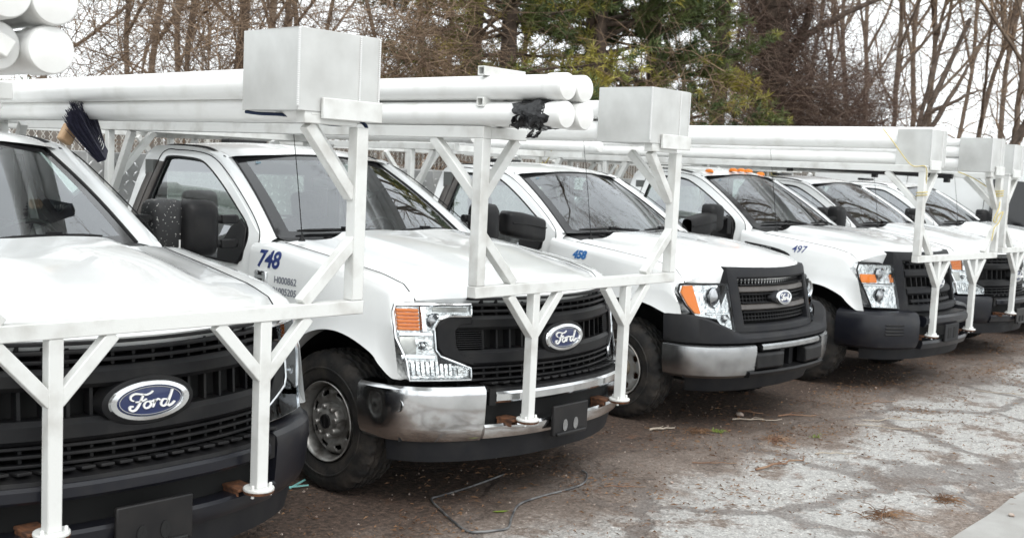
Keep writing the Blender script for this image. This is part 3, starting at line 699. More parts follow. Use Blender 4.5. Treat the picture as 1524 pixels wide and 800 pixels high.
# ---------------------------------------------------------------- front of the older heavy truck
def front_old(S, root, H):
    def yF(x, z):
        r = (abs(x)/.98)**2; return .07+.30*r+(z-.75)*(.18+.10*r)
    fill = MB(); fsweep(fill, -.93, .93, 24, [(.68, .10), (1.16, .10), (1.16, .14), (.68, .14)], yF); fill.build('radiator_support', DARK, root)
    sr = open_front(S, root, H, yF, .62, .60, .715, 1.265, .50, .50, .785, 1.175, GREYP)
    m = MB()
    for z0, z1 in ((1.03, 1.105), (.87, .945)): fsweep(m, -.47, .47, 24, bar_sec(z0, z1, .05, .02, -.006), yF)
    fsweep(m, -.42, .42, 24, bar_sec(.80, .83, .05, .008, -.02), yF); fsweep(m, -.42, .42, 24, bar_sec(1.145, 1.165, .05, .006, -.02), yF); m.build('grille_bar', GREYP, sr, ang=30)
    m = MB()
    for i in range(13): x = -.45+i*.075; fsweep(MB(), x-.006, x+.006, 1, [(.785, .03), (.785, .07), (1.175, .07), (1.175, .03)], yF).build('grille_rib', BLACK, sr)
    ford_badge(root, 0, yF(0, .98)-.012, .985, .125, .062, .17)
    for s in (-1, 1):
        P = [(s*x, z) for x, z in [(.93, 1.155), (.625, 1.150), (.615, .755), (.885, .765), (.915, .90), (.95, 1.02), (.955, 1.10)]]
        hl = surf_plate(P, yF, 0, .08).build('headlight', REFL, root)
        L = []
        for a, b in zip(P, P[1:]+P[:1]): L += [(lerp(a[0], b[0], i/4), lerp(a[1], b[1], i/4)) for i in range(4)]
        MB().tube([(x, yF(x, z)-.008, z) for x, z in L+L[:1]], .007, 6, False).build('headlight_rim', BLACK, hl)
        m = MB(); fsweep(m, s*.80, s*.935, 6, bar_sec(.985, 1.06, .03, .006, .010), yF); m.build('amber_marker', AMBER, hl)
        m = MB(); fsweep(m, s*.635, s*.66, 1, bar_sec(.99, 1.06, .03, .004, .010), yF); m.build('amber_marker', AMBER, hl)
        m = MB(); fsweep(m, s*.63, s*.925, 8, bar_sec(.955, .978, .03, .004, .012), yF); m.build('lamp_divider', CHROME, hl)
        m = MB(); lamp_dome(m, s*.75, yF(.75, 1.06), 1.06, .062); lamp_dome(m, s*.77, yF(.77, .87), .87, .068); m.build('lamp_bulb', DULLCH, hl)
        surf_plate(P, yF, .022, .004).build('clear_lens', LENS, hl)
    half = crom([(0, -.035), (.3, -.022), (.6, .03), (.80, .115), (.92, .215), (.98, .33), (1.0, .45), (1.005, .58)], 5); full = sympath(half); bm_ = S['bumper']
    body = MB(); wing = [p for p in half if p[0] > .52]
    secw = [(-.12, .745), (-.03, .735), (.0, .71), (.018, .66), (.018, .48), (-.005, .42), (-.05, .395), (-.12, .395)]
    for sg in (1, -1): psweep(body, wing if sg == 1 else [(-x, y) for x, y in reversed(wing)], secw)
    psweep(body, [p for p in full if abs(p[0]) < .54], [(-.16, .705), (.02, .70), (.04, .682), (.04, .64), (.015, .605), (-.16, .605)])
    psweep(body, [p for p in full if abs(p[0]) < .54], [(-.12, .475), (.012, .475), (.02, .45), (.0, .40), (-.12, .40)])
    bp = body.build('bumper', bm_, root, ang=28)
    m = MB(); psweep(m, [p for p in full if abs(p[0]) < .56], [(-.12, .66), (-.11, .66), (-.11, .40), (-.12, .40)]); m.build('bumper_recess', BLACK, bp)
    for sg in (-1, 1):
        pp = [p for p in half if .70 < p[0] < .90]; m = MB()
        for i in range(4): psweep(m, pp if sg == 1 else [(-x, y) for x, y in reversed(pp)], [(.0, .53+i*.028), (.022, .532+i*.028), (.026, .54+i*.028), (.022, .548+i*.028), (.0, .55+i*.028)])
        m.build('fog_louvre', BLACK, bp)
    m = MB(); psweep(m, [p for p in full if abs(p[0]) < .5], [(-.15, .714), (-.005, .709), (-.005, .700), (-.15, .70)]); m.build('step_pad', BLACK, bp)
    m = MB(); vp = [(x*.95, y+.05) for x, y in full if abs(x) < .99 and y < .35]; psweep(m, vp, [(-.02, .41), (.0, .41), (-.01, .36), (-.03, .30), (-.05, .30), (-.05, .41)]); m.build('valance', GREYP, root)
    m = MB(); m.box((0, -.065, .53), (.30, .02, .165)); pb = m.build('plate_bracket', GREYP, root, bevel=.006)
    for x_ in (-.06, .06): MB().box((x_, -.075, .53), (.07, .006, .10)).build('bracket_slot', DARK, pb, bevel=.003)
    # fender vent with lettering
    P = crom([(1.60, 1.265), (1.3, 1.235), (1.15, 1.20), (1.10, 1.165), (1.2, 1.165), (1.4, 1.17), (1.60, 1.175)], 3)
    v_ = MB().poly([(-1.0-.0*z, y, z) for y, z in P], (.04, 0, 0)).build('fender_vent', BLACKG, root, bevel=.004)
    lettering('vent_lettering', 'SUPER DUTY', lambda x, y, z: (-1.002-z, 1.42-x, 1.205+y), CHROME, v_, size=.042, extrude=.003)

# ---------------------------------------------------------------- front of the lighter truck
def front_f150(S, root, H):
    def yF(x, z):
        r = (abs(x)/.98)**2; return .075+.30*r+(z-.75)*(.20+.12*r)
    fill = MB(); fsweep(fill, -.90, .90, 24, [(.64, .10), (1.08, .10), (1.08, .14), (.64, .14)], yF); fill.build('radiator_support', DARK, root)
    sr = open_front(S, root, H, yF, .56, .57, .718, 1.205, .475, .485, .782, 1.115, GREYP)
    m = MB()
    for z0, z1 in ((1.015, 1.06), (.885, .93)):
        fsweep(m, -.47, .47, 24, bar_sec(z0, z1, .04, .010, -.004), yF)
    m.build('grille_bar', APPL, sr, ang=30)
    m = MB()
    for z0, z1 in ((1.068, 1.073), (1.002, 1.007), (.938, .943), (.872, .877)): fsweep(m, -.46, .46, 24, bar_sec(z0, z1, .04, .002, .0), yF)
    m.build('bar_edge', BLACK, sr)
    m = MB()
    for i in range(27): x = -.455+i*.035; fsweep(m, x-.003, x+.003, 1, [(.805, .03), (.805, .06), (1.115, .06), (1.115, .03)], yF)
    for i in range(12): z = .81+i*.026; fsweep(m, -.475, .475, 20, [(z, .03), (z, .06), (z+.005, .06), (z+.005, .03)], yF)
    m.build('grille_mesh', BLACK, sr)
    m = MB(); m.grid([[(.16*a*math.cos(t), yF(0, .97)-d, .97+.06*a*math.sin(t)*(1-.3*abs(math.cos(t)))) for t in [2*PI*k/32 for k in range(32)]] for a, d in ((1.05, -.03), (1, .0), (.9, .008), (.01, .008))], cu=True); m.build('badge_mount', GREYP, sr)
    ford_badge(root, 0, yF(0, .97)-.012, .972, .105, .058, .19)
    for s in (-1, 1):
        P = [(s*x, z) for x, z in [(.925, 1.078), (.585, 1.082), (.575, .738), (.665, .748), (.71, .825), (.86, .848), (.915, .93), (.945, 1.02)]]
        hl = surf_plate(P, yF, 0, .08).build('headlight', REFL, root)
        L = []
        for a, b in zip(P, P[1:]+P[:1]): L += [(lerp(a[0], b[0], i/4), lerp(a[1], b[1], i/4)) for i in range(4)]
        MB().tube([(x, yF(x, z)-.008, z) for x, z in L+L[:1]], .008, 6, False).build('headlight_rim', BLACK, hl)
        A_ = [(s*x, z) for x, z in [(.905, 1.065), (.845, 1.068), (.822, .868), (.858, .870), (.90, .935), (.928, 1.015)]]
        surf_plate(A_, yF, .012, .02).build('amber_marker', AMBER, hl)
        m = MB(); lamp_dome(m, s*.685, yF(.685, .98), .98, .08); lamp_dome(m, s*.63, yF(.63, .83), .83, .033); m.build('lamp_bulb', DULLCH, hl)
        m = MB(); fsweep(m, s*.60, s*.78, 5, bar_sec(.862, .874, .03, .003, .012), yF); m.build('lamp_divider', CHROME, hl)
        surf_plate(P, yF, .022, .004).build('clear_lens', LENS, hl)
    half = crom([(0, -.015), (.3, .002), (.6, .055), (.80, .145), (.905, .24), (.96, .33), (.985, .43), (.992, .50)], 5); full = sympath(half)
    # grey fascia above the bumper, rising at the ends
    rows = []
    for (x, y) in full:
        a = abs(x); zt = interp(a, [(0, .728), (.62, .733), (.72, .785), (.90, .865), (1, .875)]); o = y
        rows.append([(x, o+.12, zt), (x*1.0, o+.03, zt-.002), (x*1.004, o+.012, zt-.02), (x*1.008, o+.0, .70), (x*1.006, o+.0, .672), (x, o+.03, .660), (x, o+.12, .66)])
    fa = MB().grid(rows).build('fascia', GREYP, root, ang=35)
    body = MB(); wing = [p for p in half if p[0] > .44]
    secw = [(-.10, .658), (-.01, .654), (.010, .640), (.014, .60), (.008, .50), (-.01, .43), (-.05, .405), (-.10, .405)]
    for sg in (1, -1): psweep(body, wing if sg == 1 else [(-x, y) for x, y in reversed(wing)], secw)
    psweep(body, [p for p in full if abs(p[0]) < .48], [(-.08, .655), (.0, .652), (.014, .64), (.014, .615), (.0, .602), (-.08, .602)])
    bp = body.build('bumper', S['bumper'], root, ang=28)
    m = MB(); psweep(m, [p for p in full if abs(p[0]) < .48], [(-.13, .62), (-.12, .62), (-.12, .40), (-.13, .40)]); m.build('bumper_recess', DARK, bp)
    for sg in (-1, 1):
        pp = [p for p in half if .15 < p[0] < .52]; m = MB(); psweep(m, pp if sg == 1 else [(-x, y) for x, y in reversed(pp)], [(-.06, .592), (.006, .590), (.020, .575), (.020, .485), (.004, .465), (-.06, .462)]); m.build('fog_cover', BLACK, bp, bevel=.008)
        pp = [p for p in half if .03 < p[0] < .14]; m = MB(); psweep(m, pp if sg == 1 else [(-x, y) for x, y in reversed(pp)], [(-.10, .60), (-.06, .60), (-.06, .45), (-.10, .45)]); m.build('bumper_strut', BLACK, bp)
    m = MB(); psweep(m, [p for p in full if abs(p[0]) < .56], [(-.10, .46), (.01, .455), (.016, .44), (.0, .41), (-.10, .405)]); m.build('lower_lip', BLACK, bp)
    m = MB(); vp = [(x*.90, y+.10) for x, y in full if abs(x) < .95 and y < .30]; psweep(m, vp, [(-.02, .42), (.0, .42), (-.01, .34), (-.03, .29), (-.05, .29), (-.05, .42)]); m.build('valance', GREYP, root)
    m = MB(); m.box((-.955, 1.22, 1.145), (.03, .14, .018)); m.build('fender_vent', BLACKG, root, bevel=.004)

# ------------------------------------------------------------------ ladder racks (parts of their truck)
RX, RF = .87, -.06
def build_rack(root, front=True, boxes=(), bed_z=1.38, stubs=(), bw=.94, bd=.29, gap=()):
    W = .06
    m = MB()
    y0 = RF if front else 2.9
    for s in (-1, 1): m.bar((s*RX, (y0-(.03 if front else 0)) if s not in gap else 3.35, 2.02), (s*RX, 5.75, 2.02), W, W)
    for y in (3.42, 5.6): m.bar((-RX+.03, y, 2.02), (RX-.03, y, 2.02), .05, .058)
    if front: m.bar((-RX+.03, 1.75, 2.02), (-RX+.28, 1.75, 2.02), .05, .05)
    rk = m.build('ladder_rack', ALU, root, bevel=.004)
    def part(name, mb, mt=ALU, bev=.004, **k): return mb.build(name, mt, rk, bevel=bev, **k)
    if front:
        part('crossbar', MB().bar((-.905, RF, 1.235), (.905, RF, 1.235), W, .058))
        for s in (-1, 1):
            part('post', MB().bar((s*RX, RF, 1.265), (s*RX, RF, 1.99), W, W))
            part('post_brace', MB().bar((s*RX, RF+.001, 1.53), (s*(RX-.27), RF+.001, 1.264), .05, .05, (0, 1, 0)))
            part('post_brace', MB().bar((s*(RX-.02), RF+.012, 1.70), (s*(RX-.26), RF+.012, 1.988), .048, .05, (0, 1, 0)))
            part('rail_brace', MB().bar((s*RX, RF+.02, 1.70), (s*RX, RF+.33, 1.99), .048, .05, (1, 0, 0)))
            lg = part('leg', MB().bar((s*.42, RF, .535), (s*.42, RF, 1.206), .052, .052))
            for d in (-1, 1): part('leg_brace', MB().bar((s*.42+d*.01, RF-.001, .985), (s*.42+d*.21, RF-.001, 1.206), .048, .046, (0, 1, 0)))
            fl = MB(); fl.grid([[(s*.42+.062*math.cos(t), RF+.062*math.sin(t), z) for t in [2*PI*k/20 for k in range(20)]] for z in (.522, .536)], cu=True); fl.poly([(s*.42+.062*math.cos(t), RF+.062*math.sin(t), .536) for t in [2*PI*k/20 for k in range(20)]])
            fl.poly([(s*.42+.062*math.cos(t), RF+.062*math.sin(t), .522) for t in [2*PI*k/20 for k in range(20)]])
            for dx, dy in ((-.042, -.02), (.042, -.02), (0, .045)): fl.lathe([(-.03, .008), (.022, .008), (.022, 0)], (s*.42+dx, RF+dy, .53), (0, 0, 1), 6)
            part('foot_plate', fl); rs = MB(); rs.lathe([(0, 0), (0, .058), (.010, .063), (.010, 0)], (s*.42, RF, .512), (0, 0, 1), 20); part('foot_rust', rs, RUST, 0)
            br = MB(); br.box((s*.42-.015, RF+.115, .514), (.085, .12, .012)); br.box((s*.42-.05, RF+.12, .495), (.010, .10, .03)); part('bumper_bracket', br, RUST, .003)
            # short arm under the pipes
            part('pipe_arm', MB().bar((s*(RX-.03), RF, 2.02), (s*(RX-.30), RF, 2.02), .058, .056))
    # rear frames at both ends of the bed
    for y, d in ((3.50, 1), (5.55, -1)):
        for s in (-1, 1):
            part('rear_post', MB().bar((s*RX, y, bed_z), (s*RX, y, 1.99), .05, .05))
            part('rear_brace', MB().bar((s*RX, y+d*.02+.0, bed_z+.06), (s*RX, y-d*.30 if d > 0 else y-.0+d*.42, 1.99), .048, .048, (1, 0, 0)))
            part('rear_brace', MB().bar((s*(RX-.02), y-.0, 1.62), (s*(RX-.34), y, 1.992), .045, .045, (0, 1, 0)))
    for s in boxes:
        x0, x1 = s*.53, s*bw; cx, w = (x0+x1)/2, abs(x1-x0); ya, yb, z0, z1 = -.095, bd, 2.04, 2.365; t = .006
        b = MB(); b.box((cx, ya+t/2, (z0+z1)/2), (w, t, z1-z0))
        for xx in (cx-w/2+t/2, cx+w/2-t/2): b.box((xx, (ya+yb)/2+t/2, (z0+z1)/2), (t, yb-ya-t, z1-z0))
        for zz in (z0+t/2, z1-t/2): b.box((cx, (ya+yb)/2+t/2, zz), (w-2*t-.001, yb-ya-t, t))
        bx = part('pipe_box', b, ALUBOX, .002)
        for (xx, yy) in ((cx-w/2, ya), (cx+w*.25, ya-.0005), (cx+w/2, ya)):
            n = 36; wd = MB()
            for i in range(n): wd.lathe([(-.0055, .004), (-.003, .0058), (0, .0066), (.003, .0058), (.0055, .004)], (xx, yy, lerp(z0+.02, z1-.01, i/(n-1))), (0, 0, 1), 6)
            part('weld_bead', wd, WELD, 0)
        part('box_shelf', MB().box((cx+s*.06, ya-.012, 2.055), (w-.10, .018, .085)).box((s*(RX-.12), RF, 2.035), (.30, .06, .02)), ALU)
    for s in stubs:
        for z in (2.165, 2.292+.022): part('pipe_spacer', hollow(MB(), (s*(RX+.055), RF-.02, z), (s*(RX-.25), RF-.02, z), .045), ALU, .002)
    return rk
def hollow(mb, a, b, w):
    a, b = Vector(a), Vector(b); d = (b-a).normalized(); u = Vector((0, 0, 1)); r = d.cross(u); rows = []
    for k, p in ((.36, a+d*.06), (.36, a), (.5, a), (.5, b), (.36, b)): rows.append([p+(r*sx+u*sz)*w*k for sx, sz in ((-1, -1), (1, -1), (1, 1), (-1, 1))])
    return mb.grid(rows, cu=True)

# ------------------------------------------------------------------ the trucks
SA = dict(kind='new', hub=.97, R=.40, yf0=.075, yf1=.335, ze=1.137, zc=1.165, bumper=CHROME, wheel='steel')
SB = dict(kind='F150', hub=.94, R=.385, yf0=.155, yf1=.30, ze=1.085, zc=1.205, hp=4.0, bumper=DULLCH, wheel='alloy', dzc=-.03, dz=-.045, slant=.31, bedz=1.30, lamp=True)
SO = dict(kind='old', hub=.97, R=.40, yf0=.165, yf1=.33, ze=1.165, zc=1.27, hp=4.0, bumper=NAVY, wheel='steel', fy0=.345, slant=.27, dzc=.03, applique=False, clearance=True, lamp=False)
GT = 'white work pickups parked side by side'
R_ = math.radians
t1 = thing('pickup_truck', 'white pickup with number 748, chrome bumper and grey steel wheel', 'pickup truck', (0, 0, 0), 0, GT); build_truck(SA, t1)
bpy.context.view_layer.update()
def clone(loc, rz, label):
    c = copy_tree(t1); c.location = loc; c.rotation_euler = (0, 0, rz); c['label'] = label
    for ch in c.children:
        if ch.name.startswith('bumper'):
            setmat(ch, NAVY)
            for g in ch.children:
                if g.name.startswith('tow_plug'): setmat(g, NAVY)
        if ch.name.startswith('plate_bracket'):
            for g in ch.children: setmat(g, DARK)
    return c
t0 = clone((-2.644, -.1015, 0), R_(-1.69), 'white pickup with black bumper nearest the camera, at the left edge')
t5 = clone((8.30, -.02, 0), R_(-3), 'white pickup with black bumper beside the one numbered 497, cut by the right edge')
t6 = clone((11.05, 0, 0), R_(-3), 'white pickup farthest along the row, showing hood and windshield only')
t3 = thing('pickup_truck', 'white pickup with blue number 458, grey grille surround and no front rack', 'pickup truck', (2.85, .05, 0), R_(-2.5), GT); build_truck(SB, t3)
t4 = thing('pickup_truck', 'white pickup with number 497, black bumper and amber roof lamps', 'pickup truck', (5.534, -.159, 0), R_(-3.44), GT); build_truck(SO, t4)
for ch in t0.children:
    if ch.name.startswith('door_mirror') and ch.data.vertices[0].co.x > 0: setmat(ch, SPECK); ch.location = (-.06, .20, 0)
build_rack(t0, True, (1,), stubs=(-1,), gap=(1,)); build_rack(t1, True, (1,), stubs=(-1,), gap=(1,)); build_rack(t3, False, ()); build_rack(t4, True, (-1, 1), bw=.83, bd=.22, gap=(1,)); build_rack(t5, True, (-1, 1), bw=.83, bd=.22, gap=(1,))
# numbers and codes on the fenders
from mathutils.bvhtree import BVHTree
BV = {}
def bvh_of(root):
    if root.name not in BV:
        vs, fs = [], []
        for ch in root.children:
            if ch.name.split('.')[0] in ('fender', 'cab_side', 'hood') and ch.data.vertices[0].co.x < .5 :
                o = len(vs); vs += [v.co.copy() for v in ch.data.vertices]; fs += [tuple(i+o for i in p.vertices) for p in ch.data.polygons]
        BV[root.name] = BVHTree.FromPolygons(vs, fs)
    return BV[root.name]
def side_text(name, s, root, y0, z0, size, m, shear=.3, offset=0, tilt=0, **k):
    def fn(x, y, z): yy = y0-x; zz = z0+y+tilt*x; h, nn, _i, _d = bvh_of(root).find_nearest(Vector((-.985, yy, zz))); nn = nn if nn.x < 0 else -nn; h = h+nn*(.002+z*.5); return (h.x, h.y, h.z)
    return lettering(name, s, fn, m, root, size=size, shear=shear, offset=offset, extrude=.001, **k)
def shoulder_x(root_H, y, z): pass
side_text('fleet_number', '748', t1, 1.475, 1.218, .138, NUMB, .28, .004)
side_text('fleet_code', 'H000862', t1, 1.30, 1.135, .056, TXTG, 0, .0006)
side_text('fleet_code', 'C081005205', t1, 1.335, 1.072, .056, TXTG, 0, .0006)
side_text('fleet_number', '458', t3, 1.345, 1.185, .085, NUMB2, .28, .005)
side_text('fleet_number', '497', t4, 1.02, 1.205, .095, NUMB, .30, .001)
# lettering on the bed side of the truck 748
lettering('bed_lettering', 'PLUMBING', lambda x, y, z: (-1.004-z, 3.92-x, 1.235+y), TXTG, t1, size=.125, extrude=.001)
# tool boxes of tread plate on the bed of truck 748
def plate_box(root, x0, x1, y0, y1, z0, z1):
    b = MB().box(((x0+x1)/2, (y0+y1)/2, (z0+z1)/2), (x1-x0, y1-y0, z1-z0)).build('tool_box', DIAM, root, bevel=.006)
    m = MB()
    def dia(c, u, v, n, flip):
        a = (u+v)*.5 if flip else (u-v)*.5; a = a.normalized()*.033; w = a.cross(n).normalized()*.010
        o = len(m.v); m.v += [tuple(c-a), tuple(c-w+n*.003), tuple(c+a), tuple(c+w+n*.003), tuple(c+n*.005)]; m.f += [(o, o+1, o+4), (o+1, o+2, o+4), (o+2, o+3, o+4), (o+3, o, o+4)]
    X, Y, Z = Vector((1, 0, 0)), Vector((0, 1, 0)), Vector((0, 0, 1)); p = .068
    for i in range(int((y1-y0)/p)):
        for j in range(int((z1-z0)/p)): dia(Vector((x0-.0005, y0+.03+i*p, z0+.03+j*p)), Y, Z, -X, (i+j) % 2)
    for i in range(int((x1-x0)/p)):
        for j in range(int((z1-z0)/p)): dia(Vector((x0+.03+i*p, y0-.0005, z0+.03+j*p)), X, Z, -Y, (i+j) % 2)
    tag(m.build('tread_lug', LUG, b, smooth=False, fix=False), kind='stuff')
    return b
plate_box(t1, -.985, -.50, 3.60, 5.70, 1.385, 1.835); plate_box(t1, .50, .985, 3.60, 5.70, 1.385, 1.835)
plate_box(t3, -.97, -.50, 3.60, 5.50, 1.33, 1.80); plate_box(t3, .50, .97, 3.60, 5.50, 1.33, 1.80)
plate_box(t4, .50, .97, 3.60, 5.50, 1.39, 1.80); plate_box(t0, .50, .97, 3.6, 5.5, 1.385, 1.6)

# ------------------------------------------------------------------ white pipes resting on the racks
def loc_of(root, x, y, z):
    a = root.rotation_euler.z; return Vector((root.location.x+x*math.cos(a)-y*math.sin(a), root.location.y+x*math.sin(a)+y*math.cos(a), z))
def pipe(root, x, z, y0, y1, r, label, group, cap=True, nut=False, sag=0):
    o = thing('white_pipe', label, 'pipe', loc_of(root, x, y0, z), root.rotation_euler.z, group); L = y1-y0
    m = MB(); n = 10; m.tube([(0, L*i/n, -sag*math.sin(PI*i/n)) for i in range(n+1)], r, 28); m.build('pipe_body', PVC, o, ang=50)
    if cap:
        k = 1.09; m = MB(); m.lathe([(-.008, 0), (-.006, r*.5), (0, r*k*.93), (.006, r*k*.985), (.016, r*k), (.10, r*k), (.105, r*1.0)], (0, -.012, 0), (0, 1, 0), 36); m.build('end_cap', PVC, o, ang=45)
    if nut: MB().box((0, -.035, 0), (.055, .045, .055), Matrix.Rotation(.5, 3, 'Y')).build('cap_nut', PVC, o, bevel=.006)
    return o
pr = .0585
P0 = 'capped white pipes on the rack of the nearest truck'
for (x, z, y, nm, nut) in ((-.73, 2.108, -.70, 'capped white pipe end at the top left, lower right of the four', False), (-.86, 2.108, -.66, 'capped white pipe end at the top left with a square plug', True), (-.73, 2.238, -.72, 'capped white pipe end at the top left, upper right of the four', False), (-.865, 2.238, -.74, 'capped white pipe end at the top left, cut by the photo corner', False)):
    pipe(t0, x, z, y, 6.1, pr*1.04, nm, P0, True, nut)
P1 = 'capped white pipes in front of truck 748'
for (x, z, y, nm) in ((-.865, 2.108, -.56, 'lower near white pipe wrapped with torn black plastic at its end'), (-.735, 2.108, -.57, 'white pipe capped just behind the black plastic wrapping'), (-.865, 2.236, -.56, 'upper near white pipe with a wide round cap above the black plastic'), (-.735, 2.236, -.56, 'upper far white pipe, its cap showing behind another cap')):
    pipe(t1, x, z, y, 6.1, pr, nm, P1)
def box_pipes(root, s, what, spec, grp):
    for (dx, z, r, w) in spec:
        pipe(root, s*dx, z, .05+random.uniform(-.03, .03), 5.95+random.uniform(-.2, .2), r, w+' white pipe in the '+what, grp, False)
S3 = ((.60, 2.150, .0585, 'upper near'), (.73, 2.178, .0585, 'upper middle'), (.86, 2.170, .0585, 'upper far'), (.67, 2.062, .0585, 'lower near'), (.80, 2.062, .0585, 'lower far'))
S2 = ((.60, 2.111, .0575, 'lower near'), (.73, 2.111, .0575, 'lower middle'), (.86, 2.111, .0575, 'lower far'), (.60, 2.236, .0575, 'upper near'), (.73, 2.236, .0575, 'upper middle'), (.86, 2.236, .0575, 'upper far'))
S1 = ((.748, 2.262, .070, 'thick near'), (.445, 2.335, .070, 'thick far'), (.765, 2.108, .055, 'thin low'))
S4 = ((.60, 2.115, .055, 'lower near'), (.60, 2.225, .055, 'middle near'), (.605, 2.315, .040, 'top thin'), (.76, 2.12, .06, 'lower far'), (.76, 2.25, .06, 'upper far'))
box_pipes(t0, 1, 'big metal box at the left', S3, 'pipes in the metal box at the left')
box_pipes(t1, 1, 'metal box before truck 458', S2, 'pipes in the metal box before truck 458')
box_pipes(t4, -1, 'metal box with yellow rope', S1, 'pipes in the metal box with yellow rope')
box_pipes(t4, 1, 'second last metal box', S4, 'pipes in the second last metal box')
box_pipes(t5, -1, 'metal box at the right edge', S4, 'pipes in the metal box at the right edge')
# long pipe lying on the rear rack of truck 458
for x, w in ((.86, 'driver'), (-.86, 'passenger')): pipe(t3, x, 2.108, 2.7, 6.0, .05, 'short white pipe on the rear rack of truck 458, '+w+' side', 'short pipes behind truck 458')

# black plastic bag wrapped on the pipe end
def bag():
    m = MB(); rows = []; n = 40; L = 22
    for i in range(L):
        t = i/(L-1); row = []
        for k in range(n):
            a = 2*PI*k/n; w = noise.noise(Vector((math.cos(a)*2.2, math.sin(a)*2.2, t*5)))+.6*noise.noise(Vector((math.cos(a)*5, math.sin(a)*5, t*12)))
            r = .062+.016*abs(w)+.022*max(0, noise.noise(Vector((math.cos(a)*1.5+4, math.sin(a)*1.5, t*3))))*math.sin(PI*t)
            e = .05*noise.noise(Vector((math.cos(a)*2, math.sin(a)*2, 9)))+.02*noise.noise(Vector((a*6, 3, 1)))
            row.append((r*math.cos(a), (t-.5)*.19+(e*(1-2*t) if t < .5 else 0)+(e*(2*t-1)*1.5 if t > .5 else 0), r*math.sin(a)))
        rows.append(row)
    m.grid(rows, cu=True)
    for j in range(9):   # loose flaps
        a = random.uniform(0, 2*PI); y = random.uniform(-.08, .08); rr = []
        for i in range(5):
            q = i/4; rr.append([((.07+.03*q+.01*math.sin(5*q+j))*math.cos(a+d*.25)+.01*random.uniform(-1, 1), y+.06*q*random.uniform(.2, 1.2)+d*.012, (.07+.03*q)*math.sin(a+d*.25)-.012*q) for d in (-1, -.3, .3, 1)])
        m.grid(rr)
    o = m.build('plastic_bag', BAGM, None, ang=180); o.location = loc_of(t1, -.865, -.40, 2.108)
    tag(o, 'torn black plastic bag wrapped round a white pipe end', 'plastic bag')
bag()

# broom stowed under the pipes of the nearest truck
def broom():
    o = thing('broom', 'dark bristled broom with white stitching hanging under the white pipes', 'broom', loc_of(t0, .66, 1.92, 1.95), R_(10))
    m = MB()
    for i in range(900):
        u = random.uniform(-1, 1); v = random.uniform(-1, 1)
        a = Vector((u*.055, v*.02, -.17)); d = Vector((u*.16+random.uniform(-.01, .01), v*.045+random.uniform(-.01, .01), .12+random.uniform(-.03, .03)))
        mid = a.lerp(d, .5)+Vector((u*.012, 0, 0)); m.tube([a, mid, d], [.0028, .0026, .0014], 3, False)
    M3 = Matrix.Rotation(R_(-35), 4, 'Y') @ Matrix.Rotation(R_(40), 4, 'Z')
    m.v = [tuple(M3 @ Vector(v)) for v in m.v]; b = m.build('bristles', BRIST, o, smooth=False, fix=False)
    c = MB(); c.grid([[(x*(.055+.22*(z+.17)*.4), s*(.024), z) for x in (-1, -.5, 0, .5, 1)] for z in (-.17, .06) for s in (1,)]); c.grid([[(x*(.055+.088*(z+.17)), -.024, z) for x in (-1, -.5, 0, .5, 1)] for z in (-.17, .06)])
    c.v = [tuple(M3 @ Vector(v)) for v in c.v]; c.build('bristle_core', BRIST, o)
    s = MB()
    for k in range(4):
        z = -.115+k*.017; w = .063+.088*(z+.17)*.9; s.tube([(w*math.cos(t), .030*math.sin(t), z) for t in [2*PI*q/24 for q in range(25)]], .0026, 5, False)
    s.v = [tuple(M3 @ Vector(v)) for v in s.v]; s.build('stitching', SIGNW, o)
    h = MB(); h.box((-.10, .03, -.03), (.075, .05, .10), Matrix.Rotation(.5, 3, 'Y')); h.build('broom_block', WOODM, o, bevel=.012)
    h = MB(); h.tube([(.04, .05, .10), (.05, .30, .16), (.06, .9, .17)], .011, 8); h.build('broom_handle', WOODM, o)
broom()
# cords
def cord(name, pts, r, m, label, cat='rope'):
    o = MB().tube(crom([tuple(p) for p in pts], 6), r, 6).build(name, m); tag(o, label, cat); return o
cord('blue_rope', [loc_of(t0, x, y, z) for x, y, z in ((.545, .285, 2.034), (.57, .22, 2.028), (.63, .12, 2.026), (.72, .05, 2.005), (.84, .02, 2.0), (.90, .0, 2.03), (.92, -.05, 1.99), (.91, .02, 1.96))], .008, BLUER, 'dark blue rope slung under the big metal box at the left')
def wrap(root, x, y, z, r=.036, n=2):
    return [loc_of(root, x+r*1.25*math.cos(t), y+r*1.25*math.sin(t), z+.012*t/PI) for t in [PI*2*k/10 for k in range(10*n+1)]]
cord('yellow_rope', [loc_of(t4, x, y, z) for x, y, z in ((-.95, .30, 2.36), (-.952, .2, 2.25), (-.95, .02, 2.05), (-.91, -.1, 2.03))]+wrap(t4, -RX, RF, 1.78, n=2), .0045, YELR, 'yellow rope hanging from the metal box above truck 497')
cord('yellow_rope', [loc_of(t4, x, y, z) for x, y, z in ((.50, .2, 2.03), (.60, .1, 1.98), (.72, .0, 1.90), (.80, -.05, 1.84))]+wrap(t4, RX, RF, 1.80, n=3)+[loc_of(t4, x, y, z) for x, y, z in ((.82, -.1, 1.72), (.74, -.11, 1.66), (.70, -.1, 1.58), (.76, -.1, 1.56), (.80, -.1, 1.62), (.90, -.11, 1.66), (.80, -.11, 1.55), (.73, -.1, 1.50), (.70, -.1, 1.38))], .005, YELR, 'knotted yellow rope on the second rack post of truck 497')
cord('yellow_rope', [loc_of(t3, x, y, z) for x, y, z in ((.89, 3.35, 2.06), (.91, 3.40, 1.98))]+wrap(t3, RX, 3.50, 1.88, n=2)+[loc_of(t3, x, y, z) for x, y, z in ((.85, 3.40, 1.80), (.72, 3.3, 1.74), (.62, 3.25, 1.70))], .007, YELR, 'yellow rope tied on the rear rack post of truck 458')
